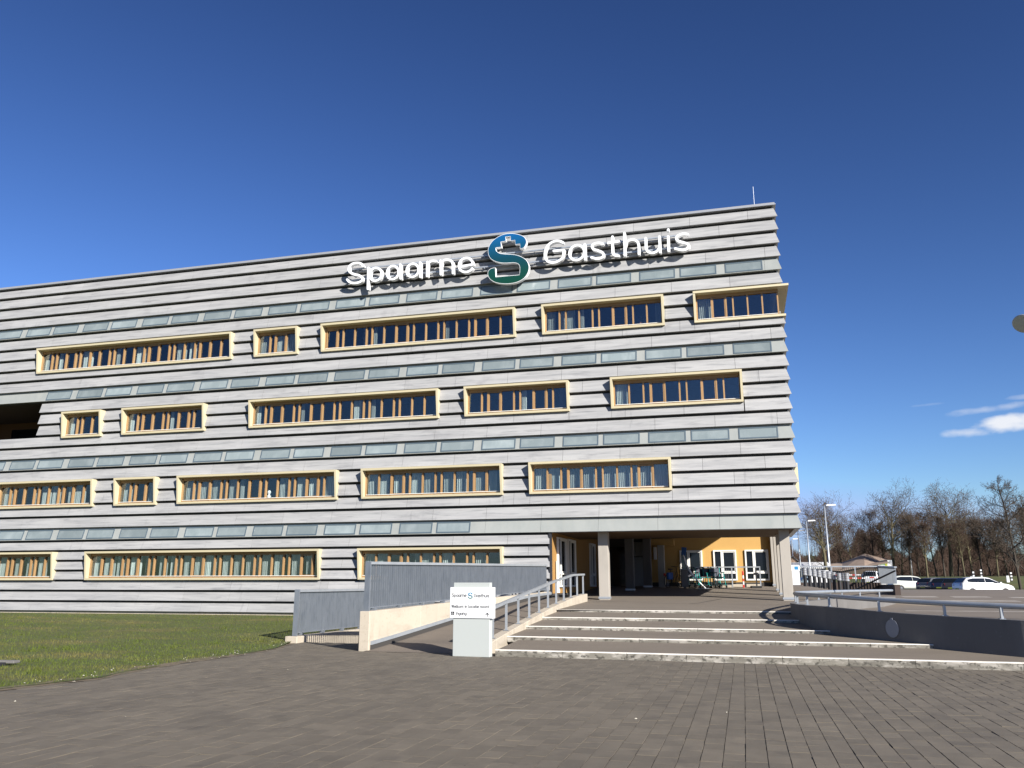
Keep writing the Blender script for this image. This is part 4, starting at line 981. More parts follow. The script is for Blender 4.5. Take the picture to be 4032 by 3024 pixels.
# concrete wall on the left of the ramp with a steel bar fence on top
def w1top(y): return interp(y, [(19.92, .95), (33.4, 1.33)])
cw = MB(); seg = [19.92, 22.6, 25.3, 28, 30.7, 33.4]
for a, b in zip(seg, seg[1:]):
    cw.hexa([(w1(a, -.27), a, -1.2), (w1(a), a, -.1), (w1(b), b, -.1), (w1(b, -.27), b, -1.2), (w1(a, -.27), a, w1top(a)), (w1(a), a, w1top(a)), (w1(b), b, w1top(b)), (w1(b, -.27), b, w1top(b))])
wall1 = tag(cw.build('ramp_wall', M['concrete'], bevel=.012), 'cream concrete retaining wall at the left of the ramp under the tall bar fence', 'wall')
mb = MB(); md = MB()
for a, b in zip(ysr[1:], ysr[2:]):
    za, zb = ramp_z(a), ramp_z(b)
    mb.hexa([(w1(a, .002), a, za + .12), (w1(a, .03), a, za + .12), (w1(b, .03), b, zb + .12), (w1(b, .002), b, zb + .12), (w1(a, .002), a, za + .21), (w1(a, .03), a, za + .21), (w1(b, .03), b, zb + .21), (w1(b, .002), b, zb + .21)])
    md.hexa([(w1(a, .001), a, za - .1), (w1(a, .012), a, za - .1), (w1(b, .012), b, zb - .1), (w1(b, .001), b, zb - .1), (w1(a, .001), a, za + .118), (w1(a, .012), a, za + .118), (w1(b, .012), b, zb + .118), (w1(b, .001), b, zb + .118)])
mb.build('skirting', M['steel_light'], wall1); md.build('upstand', M['plinth'], wall1)

def bar_fence(name, label, p0, p1, zb0, zb1, zt0, zt1, spacing, group=None, flip=1):
    """fence of upright flat bars set across its line, with top rail, bottom rail, end post and brackets"""
    P0, P1 = Vector(p0), Vector(p1); d = (P1 - P0); Ln = d.length; d.normalize(); nrm = Vector((d.y, -d.x))
    f = empty(name, (P0.x, P0.y, zb0), 0, label, 'fence', group); inv = Matrix.Translation(Vector((-P0.x, -P0.y, -zb0)))
    def hx(mb, s0, s1, w0, w1_, zf0, zf1):
        def q(s, w, z): p = P0 + d * s + nrm * w; return (p.x, p.y, z)
        t0, t1 = s0 / Ln, s1 / Ln
        return mb.hexa([q(s0, w0, zf0(t0)), q(s1, w0, zf0(t1)), q(s1, w1_, zf0(t1)), q(s0, w1_, zf0(t0)), q(s0, w0, zf1(t0)), q(s1, w0, zf1(t1)), q(s1, w1_, zf1(t1)), q(s0, w1_, zf1(t0))])
    bot = lambda t: lerp(zb0, zb1, t) + .06; top = lambda t: lerp(zt0, zt1, t)
    def part(mb, nm, mat):
        o = mb.build(nm, mat, f); o.matrix_parent_inverse = inv; return o
    n = int(Ln / spacing)
    for i in range(n):
        s = .12 + i * spacing
        if s > Ln - .05: break
        part(hx(MB(), s, s + .008, -.03, .03, bot, lambda t: top(t) - .045), 'bar', M['steel'])
    part(hx(MB(), 0, Ln, -.055, .055, lambda t: top(t) - .05, lambda t: top(t) + .02), 'top_rail', M['steel_light'])
    part(hx(MB(), .05, Ln, -.02, .02, lambda t: bot(t) + .005, lambda t: bot(t) + .03), 'bottom_rail', M['steel'])
    part(hx(MB(), -.01, .035, -.075, .075, lambda t: lerp(zb0, zb1, t), lambda t: top(t) + .025), 'end_post', M['steel'])
    s = .3
    while s < Ln:
        part(hx(MB(), s, s + .1, -.06, .06, lambda t: lerp(zb0, zb1, t) - .0, lambda t: bot(t) + .02), 'bracket', M['steel']); s += 1.3
    return f
bar_fence('bar_fence', 'tall galvanised bar fence on the cream wall of the ramp', (w1(20.0, -.14), 20.0), (w1(33.3, -.14), 33.3), .95, 1.33, 2.15, 2.36, .112)
bar_fence('bar_fence', 'lower galvanised bar fence beside the lawn at the sunken path', (-12.36, 22.2), (-12.36, 33.6), .19, .19, 1.44, 1.46, .12)
# kerb of the lower fence and the path that sinks along it
kb = MB().box(-12.58, -12.2, 22.05, 33.9, -1.3, .18)
tag(kb.build('path_kerb_wall', M['concrete'], bevel=.015), 'pale concrete kerb wall under the lower bar fence, striped by its shadow', 'wall')
MB().box(-12.198, -12.17, 26.05, 26.75, -.42, -.02).build('vent', M['black_glass'], bpy.data.objects['path_kerb_wall'])
mb = MB(); ps = [22.3, 23, 25, 27.5, 30, 33.9]; pz = lambda y: -0.004 - max(0, y - 22.4) * .072
for a, b in zip(ps, ps[1:]): mb.quad((-12.25, a, pz(a)), (w1(a, -.2), a, pz(a)), (w1(b, -.2), b, pz(b)), (-12.25, b, pz(b)))
tag(mb.build('sunken_path', M['asphalt'], smooth=True), kind='structure')

# ------------------------------------------------------------------ curved retaining wall with tube rail
def resample(pts, step):
    P = [Vector((*p, 0)) if len(p) == 2 else Vector(p) for p in pts]
    Pc = [Vector(v) for v in catmull([tuple(p) for p in P], 10)]
    out = [Pc[0]]; acc = 0
    for a, b in zip(Pc, Pc[1:]):
        acc += (b - a).length
        if acc >= step: out.append(b); acc = 0
    if (out[-1] - Pc[-1]).length > 1e-4: out.append(Pc[-1])
    return out
line = [p for p in NEAR[::-1]] + BACK[1:]
path = resample(line, .35)
def ctop(p):
    if p.y < 27 and p.x < 20: return interp(p.x, [(1.42, 1.07), (2.0, 1.06), (2.7, 1.01), (3.6, .955), (4.6, .92), (5.7, .885), (8, .84), (15, .78)])
    return 1.09
cwall = MB(); n = len(path); prev = None
LI = []; LO = []
iN = min(range(n), key=lambda i: (path[i] - Vector((1.42, 27.0, 0))).length)
for i, p in enumerate(path):
    t = (path[min(i + 1, n - 1)] - path[max(i - 1, 0)]).normalized(); nv = Vector((-t.y, t.x, 0))
    LI.append(p + nv * .12); LO.append(p - nv * .12)
def topz(i):
    p = path[i]; return ctop(p) if i < iN else 1.08
for i in range(n - 1):
    a, b, c, d = LI[i], LI[i + 1], LO[i + 1], LO[i]; z0 = -.1; za, zb = topz(i), topz(i + 1)
    cwall.add([(a.x, a.y, z0), (b.x, b.y, z0), (c.x, c.y, z0), (d.x, d.y, z0), (a.x, a.y, za), (b.x, b.y, zb), (c.x, c.y, zb), (d.x, d.y, za)], [(4, 7, 6, 5), (0, 4, 5, 1), (2, 6, 7, 3)] + ([(3, 7, 4, 0)] if i == 0 else []) + ([(1, 5, 6, 2)] if i == n - 2 else []))
cv = tag(cwall.build('curved_retaining_wall', M['concrete_grey']), 'curved grey concrete retaining wall right of the steps with a round metal disc', 'wall')
# disc on the wall
k = min(range(n), key=lambda i: abs(path[i].x - 3.27) + (0 if i < iN else 99)); t = (path[k + 1] - path[k - 1]).normalized()
out_n = Vector((t.y, -t.x, 0)); out_n = out_n if out_n.y < 0 else -out_n
base_p = path[k] + out_n * .122; tang = Vector((-out_n.y, out_n.x, 0))
dm = MB(); N_ = 28; pts = []
for q in range(N_):
    a = 2 * math.pi * q / N_; pts.append((math.cos(a) * .165, math.sin(a) * .20))
vs_ = []
for off in (0, .02):
    vs_ += [tuple(base_p + tang * u + out_n * off + Vector((0, 0, .62 + w))) for u, w in pts]
dm.add(vs_, [tuple(range(N_, 2 * N_))] + [(i, (i + 1) % N_, N_ + (i + 1) % N_, N_ + i) for i in range(N_)])
tabv = []
for off in (0, .018):
    for u, w in ((-.035, .19), (.035, .19), (.025, .235), (-.025, .235)): tabv.append(tuple(base_p + tang * u + out_n * off + Vector((0, 0, .62 + w))))
dm.hexa(tabv)
dm.build('disc', pmat('grey enamel', (0.34, 0.35, 0.38), .5), cv)
# rail
rl = empty('curved_tube_rail', (1.42, 27.0, 1.07), 0, 'thick grey tube handrail on short posts along the curved wall', 'handrail')
RO = Matrix.Translation(Vector((-1.42, -27.0, -1.07)))
rail_pts = [(p.x, p.y, topz(i) + .265) for i, p in enumerate(path)]
for it in range(6):
    rail_pts = [rail_pts[0]] + [tuple((Vector(rail_pts[i - 1]) + Vector(rail_pts[i]) * 2 + Vector(rail_pts[i + 1])) / 4) for i in range(1, len(rail_pts) - 1)] + [rail_pts[-1]]
o = MB().tube(rail_pts, .056, 12).build('rail', M['steel_light'], rl, smooth=True); o.matrix_parent_inverse = RO
s = 0; last = -9
for i in range(n - 1):
    s += (path[i + 1] - path[i]).length
    gap = 1.25 if i < iN else 1.9
    if s - last > gap:
        last = s; p = path[i]; rp_ = rail_pts[i]
        o = MB().box(p.x - .025, p.x + .025, p.y - .045, p.y + .045, topz(i) - .01, rp_[2] - .03).build('post', M['steel_light'], rl); o.matrix_parent_inverse = RO
        MB().box(p.x - .06, p.x + .06, p.y - .06, p.y + .06, topz(i) - .002, topz(i) + .012).build('foot_plate', M['steel'], o)

# ------------------------------------------------------------------ things under and behind the undercroft
M['black'] = pmat('black paint', (0.012, 0.012, 0.013), .4)
M['rubber'] = pmat('rubber', (0.02, 0.02, 0.02), .7)
M['teal'] = pmat('teal paint', (0.02, 0.30, 0.27), .35)
M['white_plastic'] = pmat('white plastic', (0.78, 0.79, 0.80), .4)
M['red'] = pmat('red paint', (0.55, 0.03, 0.02), .4)
M['blue'] = pmat('blue fabric', (0.03, 0.13, 0.42), .7)
M['lime'] = pmat('lime plastic', (0.55, 0.62, 0.08), .5)
M['navy_seat'] = pmat('dark vinyl', (0.02, 0.025, 0.05), .5)
M['chrome'] = pmat('bright steel', (0.62, 0.63, 0.65), .22, metal=.9)
def wheel(mb, c, r, t, axis='x', n=18):
    pts = []
    for i in range(n):
        a = 2 * math.pi * i / n
        pts.append((c[0], c[1] + r * math.cos(a), c[2] + r * math.sin(a)) if axis == 'x' else (c[0] + r * math.cos(a), c[1], c[2] + r * math.sin(a)))
    mb.tube(pts, t, 6, closed=True); return mb
# nested hospital wheelchairs (they point along +x)
def wheelchair(panel):
    w = empty('wheelchair', (0, 0, 0))
    f = MB()
    for sy in (-.26, .26):
        f.tube([(-.45, sy, 1.02), (-.28, sy, .98), (-.25, sy, .30), (-.22, sy, .14)], .018, 7)
        f.tube([(-.26, sy, .50), (.24, sy, .50), (.34, sy, .16), (.42, sy, .13)], .018, 7)
        f.tube([(-.26, sy, .74), (.16, sy, .74), (.22, sy, .50)], .016, 7)
        f.tube([(-.22, sy, .16), (.34, sy, .16)], .016, 7)
    f.tube([(-.25, -.26, .3), (-.25, .26, .3)], .014, 6).tube([(.24, -.26, .5), (.24, .26, .5)], .014, 6)
    f.build('frame', M['teal'], w, smooth=True)
    MB().box(-.26, .22, -.24, .24, .505, .55).build('seat', M['navy_seat'], w, bevel=.015)
    MB().box(-.29, -.26, -.24, .24, .56, .98).build('backrest', M['navy_seat'], w, bevel=.01)
    MB().box(-.32, -.295, -.20, .20, .60, .80).build('label_panel', panel, w, bevel=.01)
    for sy in (-.29, .29):
        g = MB().tube([(-.50, sy * .9, 1.025), (-.40, sy * .9, 1.01)], .026, 7); g.build('grip', M['rubber'], w)
        MB().box(-.16, .16, sy - .025, sy + .025, .745, .775).build('armrest', M['rubber'], w, bevel=.008)
        for sx, r in ((-.22, .13), (.36, .085)):
            wo = wheel(MB(), (sx, sy, r), r - .018, .02, 'y').build('wheel', M['rubber'], w, smooth=True)
            MB().lathe([(.0, -.012), (r * .55, -.012), (r * .55, .012), (0, .012)], 12).build('hub', M['chrome'], wo, loc=(sx, sy, r), rot=(R(90), 0, 0))
    MB().box(.38, .52, -.2, .2, .10, .12).build('footplate', M['black'], w)
    return w
chairs = [(-2.55, 44.15, 'white_plastic', 'white_plastic'), (-1.98, 44.2, 'lime', 'lime'), (-1.60, 44.22, 'white_plastic', 'white_plastic'), (-1.26, 44.22, 'teal', 'teal')]
wl_ = ['teal wheelchair with a white back panel, leftmost of the nested row', 'teal wheelchair with a lime green back panel in the nested row', 'teal wheelchair with a white back panel next to the lime one, on its right', 'plain teal wheelchair at the right end of the nested row']
protos = {}
for (x, y, pm, _), lab in zip(chairs, wl_):
    if pm not in protos: protos[pm] = wheelchair(M[pm]); o = protos[pm]
    else: o = copy_tree(protos[pm])
    o.location = (x, y, plaza_z(y)); o.rotation_euler = (0, 0, R(-62)); tag(o, lab, 'wheelchair', 'nested wheelchairs by the ochre wall')
# bicycle
bk = empty('bicycle', (-3.45, 44.2, plaza_z(44.2)), R(62), 'black bicycle with a blue pannier parked left of the wheelchairs', 'bicycle')
f = MB().tube([(-.5, 0, .34), (-.1, 0, .30), (.32, 0, .82), (-.18, 0, .78), (-.5, 0, .34)], .016, 7).tube([(-.1, 0, .30), (-.22, 0, .90)], .016, 7).tube([(.56, 0, .34), (.40, 0, .74), (.34, 0, 1.02)], .016, 7)
f.build('frame', M['black'], bk, smooth=True)
for x in (-.5, .56):
    wo = wheel(MB(), (x, 0, .34), .32, .022, 'y', 24).build('wheel', M['rubber'], bk, smooth=True)
    sp = MB()
    for i in range(8): a = math.pi * i / 8; sp.tube([(x + .31 * math.cos(a), 0, .34 + .31 * math.sin(a)), (x - .31 * math.cos(a), 0, .34 - .31 * math.sin(a))], .003, 4)
    sp.build('spokes', M['chrome'], wo)
MB().tube([(.30, -.28, 1.08), (.36, -.1, 1.06), (.36, .1, 1.06), (.30, .28, 1.08)], .014, 7).build('handlebar', M['black'], bk)
MB().box(-.36, -.10, -.07, .07, .90, .96).build('saddle', M['black'], bk, bevel=.02)
MB().box(-.72, -.30, -.22, -.06, .42, .76).build('pannier', M['blue'], bk, bevel=.03)
MB().box(-.78, -.76, -.05, .05, .60, .72).build('rear_light', M['red'], bk)
# leaning white banner pole with a blue head
z0 = plaza_z(43.6)
bn = empty('banner_stand', (-1.95, 43.7, z0), 0, 'bent white banner stand with a blue top leaning in front of the wheelchairs', 'banner')
MB().tube([(.12, 0, .02), (-.22, .02, .35), (-.55, .04, .72), (-.80, .05, 1.20), (-.92, .06, 1.72), (-.95, .06, 1.95)], [.02, .03, .055, .05, .03, .02], 8).build('pole', M['white_plastic'], bn, smooth=True)
MB().hexa([(-1.0, .03, 1.66), (-.80, .03, 1.60), (-.80, .09, 1.60), (-1.0, .09, 1.66), (-.98, .03, 2.05), (-.72, .03, 2.02), (-.72, .09, 2.02), (-.98, .09, 2.05)]).build('head', M['blue'], bn, bevel=.01)
MB().box(-.28, .28, -.22, .22, 0, .03).build('foot', M['steel'], bn)
# bin, guard rail and marker post before the ochre wall
bi = empty('litter_bin', (-2.85, 43.75, plaza_z(43.75)), R(10), 'grey steel litter bin between the bicycle and the wheelchairs', 'bin')
MB().box(-.17, .17, -.15, .15, .08, .92).build('body', M['concrete_grey'], bi, bevel=.015); MB().box(-.19, .19, -.17, .17, .921, .97).build('lid', M['steel'], bi, bevel=.01); MB().box(-.04, .04, -.04, .04, 0, .08).build('foot', M['black'], bi)
gr = empty('guard_rail', (-2.1, 44.9, plaza_z(44.9)), 0, 'grey guard rail round the light well in front of the ochre wall', 'railing')
gz = plaza_z(44.9) * 0
MB().box(-.6, 2.95, -.03, .03, .97, 1.03).build('top_rail', M['steel_light'], gr)
for x in (-.6, .35, 1.55, 2.92): MB().box(x - .03, x + .03, -.02, .02, 0, .968).build('post', M['steel_light'], gr)
for i in range(40):
    x = -.5 + i * .085
    if x < 1.5: MB().box(x, x + .012, .06, .075, .02, .95).build('bar', M['steel'], gr)
MB().box(1.55, 2.95, .62, .70, .0, .16).build('kerb', M['concrete'], gr); MB().box(.2, 1.5, -.16, -.04, 0, .12).build('bench_board', M['concrete'], gr)
mp = empty('marker_post', (-.02, 44.6, plaza_z(44.6)), 0, 'red and white marker post in front of the ochre wall', 'post')
for i in range(5): MB().lathe([(.04, i * .15), (.04, i * .15 + .149)], 10).build('band', M['red'] if i % 2 == 0 else M['white_plastic'], mp)
MB().lathe([(.04, .75), (.025, .82)], 10).build('cap', M['red'], mp)
cr = empty('sign_stand', (.62, 44.4, plaza_z(44.4)), R(8), 'black folding stand with a rubber foot near the right ochre window', 'stand')
MB().box(-.03, .03, -.02, .02, .1, .98).build('upright', M['black'], cr); MB().box(-.3, .22, -.18, .18, 0, .10).build('foot', M['rubber'], cr, bevel=.02); MB().box(-.12, .12, -.02, .02, .62, .74).build('arm', M['black'], cr)
bs = empty('boot_scraper', (-6.95, 33.75, plaza_z(33.8)), 0, 'small dark planter tub at the foot of the ochre corner', 'tub')
MB().hexa([(-.14, -.14, 0), (.14, -.14, 0), (.14, .14, 0), (-.14, .14, 0), (-.18, -.18, .2), (.18, -.18, .2), (.18, .18, .2), (-.18, .18, .2)]).build('tub', M['black'], bs, bevel=.01); MB().box(-.2, .2, -.2, .2, .2, .235).build('rim', M['black'], bs, bevel=.01)
# small things on window sills
bu_ = empty('bust', (-20.72, 34.13, ZB[2] + .17), 0, 'small white bust on the sill of a third floor row window', 'bust')
MB().lathe([(.05, 0), (.08, .04), (.10, .10), (.05, .15), (.045, .18), (.07, .22), (.085, .28), (.07, .34), (.02, .37)], 12).build('head', M['white_plastic'], bu_, smooth=True); MB().box(-.08, .08, -.05, .05, -.02, 0).build('base', M['white_plastic'], bu_)
pp = empty('potted_plant', (-3.55, 34.2, ZB[0] + .17), 0, 'small potted plant on a top floor sill right of the emblem', 'plant')
MB().lathe([(.06, 0), (.085, .14)], 10).build('pot', pmat('terracotta', (.35, .14, .07), .8), pp)
pl_ = MB(); rr = random.Random(5)
for i in range(40):
    a = rr.uniform(0, 6.28); h = rr.uniform(.18, .5); d = rr.uniform(.03, .16); s = .04
    x, y, z = d * math.cos(a), d * math.sin(a), h
    pl_.add([(x - s, y, z), (x, y - s * .5, z + .02), (x + s, y, z + .05), (x, y + s * .5, z + .02)], [(0, 1, 2, 3)])
pl_.tube([(0, 0, .12), (.02, 0, .45)], .008, 5); pl_.build('leaves', pmat('house plant leaf', (.10, .13, .04), .6), pp)

# ------------------------------------------------------------------ right hand middle distance
bz_ = [(3.35, 51.0), (3.62, 51.3), (3.90, 51.6), (4.18, 51.9), (4.46, 52.2), (4.74, 52.4), (5.02, 52.5), (5.28, 52.2), (5.40, 51.0), (5.22, 49.2), (5.16, 47.4)]
M['cap_steel'] = pmat('brushed cap', (0.60, 0.61, 0.62), .3, metal=.55)
def bollard():
    b = empty('bollard', (0, 0, 0))
    MB().lathe([(.10, -.3), (.10, .62)], 14).build('post', M['black'], b, smooth=False)
    c = MB().lathe([(.135, .60), (.14, .62), (.14, .66), (.12, .68), (.12, .74), (.135, .76), (.12, .78), (.12, .84), (.135, .86), (.12, .88), (.12, .95), (.138, .97), (.138, 1.0), (.09, 1.02)], 14).build('cap', M['cap_steel'], b)
    return b
proto = None
order = sorted(range(len(bz_)), key=lambda i: bz_[i][0])
names = ['first', 'second', 'third', 'fourth', 'fifth', 'sixth', 'seventh', 'eighth', 'ninth', 'tenth', 'last']
for j, i in enumerate(range(len(bz_))):
    x, y = bz_[i]
    if proto is None: proto = bollard(); o = proto
    else: o = copy_tree(proto)
    o.location = (x, y, drive_z(x, y)); tag(o, 'black bollard with a ribbed steel cap, %s in the row counted from the undercroft' % names[j], 'bollard', 'capped bollards beyond the curved wall')
sb_ = empty('parking_sign', (3.12, 55.5, drive_z(3.1, 55.5)), R(3), 'white box sign with a blue field behind the bollards', 'sign')
MB().box(-.22, .22, -.1, .1, 0, .84).build('base', M['white_plastic'], sb_, bevel=.01); MB().box(-.25, .25, -.12, .12, .845, 1.18).build('head', M['white_plastic'], sb_, bevel=.01); MB().box(-.06, .16, -.126, -.121, .92, 1.12).build('blue_field', pmat('sign blue', (.04, .3, .62), .4), sb_)
wb = empty('barrier_cabinet', (4.6, 57.0, drive_z(4.6, 57)), 0, 'long white barrier cabinet behind the bollard row', 'cabinet')
MB().box(-.62, .55, -.2, .2, .30, 1.02).build('body', M['white_plastic'], wb, bevel=.02); MB().box(-.64, .57, -.22, .22, 1.021, 1.06).build('lid', M['white_plastic'], wb); MB().box(-.5, .45, -.15, .15, 0, .3).build('plinth', M['black'], wb)
def boom(x, y, z, L_, lab):
    b = empty('boom_barrier', (x, y, z), R(-4), lab, 'barrier', 'red and white barrier arms')
    MB().box(-.12, .12, -.12, .12, -1.0, .08).build('stand', M['black'], b)
    n = int(L_ / .3)
    for i in range(n): MB().box(.12 + i * .3, .12 + i * .3 + .299, -.03, .03, -.04, .04).build('arm_section', M['red'] if i % 2 else M['white_plastic'], b)
boom(6.25, 66, 2.05, 2.1, 'red and white barrier arm at the left, lower one of the two'); boom(6.4, 70, 2.32, 2.1, 'red and white barrier arm, the upper one at the left'); boom(8.35, 66.5, 2.10, 1.6, 'short red and white barrier arm next to the white hatchback')
# fence on a dark low wall in the distance
lwall = MB().box(2.6, 8.6, 60.0, 60.3, 1.0, 1.74).box(8.45, 8.75, 54.0, 60.0, .8, 1.60)
tag(lwall.build('fence_base_wall', pmat('brown brick base', (.085, .06, .05), .9)), 'dark brown low wall carrying the far railing', 'wall')
def far_fence():
    f = empty('far_railing', (2.7, 60.15, 1.75), 0, 'grey bar railing with a solid looking end beyond the bollards', 'railing')
    MB().box(0, 5.85, -.04, .04, .97, 1.05).build('top_rail', M['steel_light'], f)
    for i in range(46): MB().box(.05 + i * .127, .05 + i * .127 + .028, -.03, .03, .0, .969).build('bar', M['dark_metal'], f)
    for i in range(5): MB().box(.02 + i * 1.45, .09 + i * 1.45, -.05, .05, 0, .968).build('post', M['steel_light'], f)
    for i in range(40):
        y = -.15 - i * .145; zt = .95 - .12 * i / 40
        MB().box(5.86, 5.96, y, y + .01, -.1, zt).build('bar', M['steel'], f)
    MB().hexa([(5.84, -6.1, .80), (5.98, -6.1, .80), (5.98, -.05, .97), (5.84, -.05, .97), (5.84, -6.1, .88), (5.98, -6.1, .88), (5.98, -.05, 1.05), (5.84, -.05, 1.05)]).build('top_rail', M['steel_light'], f)
    MB().tube([(5.7, -7.2, .62), (3.6, -4.5, -.55)], .05, 6).build('diagonal_tube', M['black'], f)  # black tube slanting down in front of the railing
    return f
far_fence()
# lamp posts
def lamp(x, y, top, lab, arm=1):
    g = ground_h(x, y); g = max(g, .7); l = empty('lamp_post', (x, y, g), 0, lab, 'lamp post', 'tall lamp posts of the parking lot')
    h = top - g
    MB().tube([(0, 0, -.2), (0, 0, 1.2), (0, 0, h)], [.11, .10, .055], 8).build('pole', M['steel_light'], l, smooth=True)
    MB().tube([(0, 0, h - .05), (.45 * arm, 0, h + .03)], .035, 6).build('arm', M['steel_light'], l)
    MB().hexa([(.25 * arm - .1, -.16, h - .02), (.25 * arm + .75, -.16, h + .02), (.25 * arm + .75, .16, h + .02), (.25 * arm - .1, .16, h - .02), (.25 * arm - .05, -.1, h + .12), (.25 * arm + .65, -.1, h + .14), (.25 * arm + .65, .1, h + .14), (.25 * arm - .05, .1, h + .12)]).build('lamp_head', M['white_plastic'], l)
lamp(.0923 * 80, 80, 8.45, 'tall lamp post nearest to the undercroft columns, the tallest of them'); lamp(.0718 * 100, 100, 8.5, 'tall lamp post second from the tallest one to its left'); lamp(.0620 * 118, 118, 8.5, 'far lamp post with a short head near the building edge'); lamp(.0547 * 138, 138, 8.4, 'farthest lamp post just beside the corner column'); lamp(.1751 * 133, 133, 8.2, 'thin lamp post alone among the bare trees', .2)
# street lamp at the right edge of the frame (only its head shows)
lp = empty('street_lamp', (8.92, 29.2, .42), 0, 'street lamp with a round dark rimmed head at the right edge', 'street lamp')
MB().tube([(.75, 0, 0), (.75, 0, 1.0), (.75, 0, 9.75)], [.11, .10, .06], 10).build('pole', M['dark_metal'], lp, smooth=True)
MB().tube([(.75, 0, 9.74), (.55, 0, 9.82), (.32, -.05, 9.55)], .05, 8).build('arm', M['dark_metal'], lp, smooth=True)
HEAD = Vector((-.42, -.55, -.60)).to_track_quat('-Z', 'Y').to_euler()
hd = MB().lathe([(.06, .22), (.15, .19), (.26, .10), (.33, .0), (.335, -.035), (.315, -.04)], 28); hd.build('hood', M['steel_light'], lp, loc=(.30, -.10, 9.36), rot=HEAD, smooth=True)
MB().lathe([(.312, -.039), (.30, -.05), (.02, -.065)], 28).build('diffuser', pmat('grey diffuser', (.62, .66, .58), .4), lp, loc=(.30, -.10, 9.36), rot=HEAD)

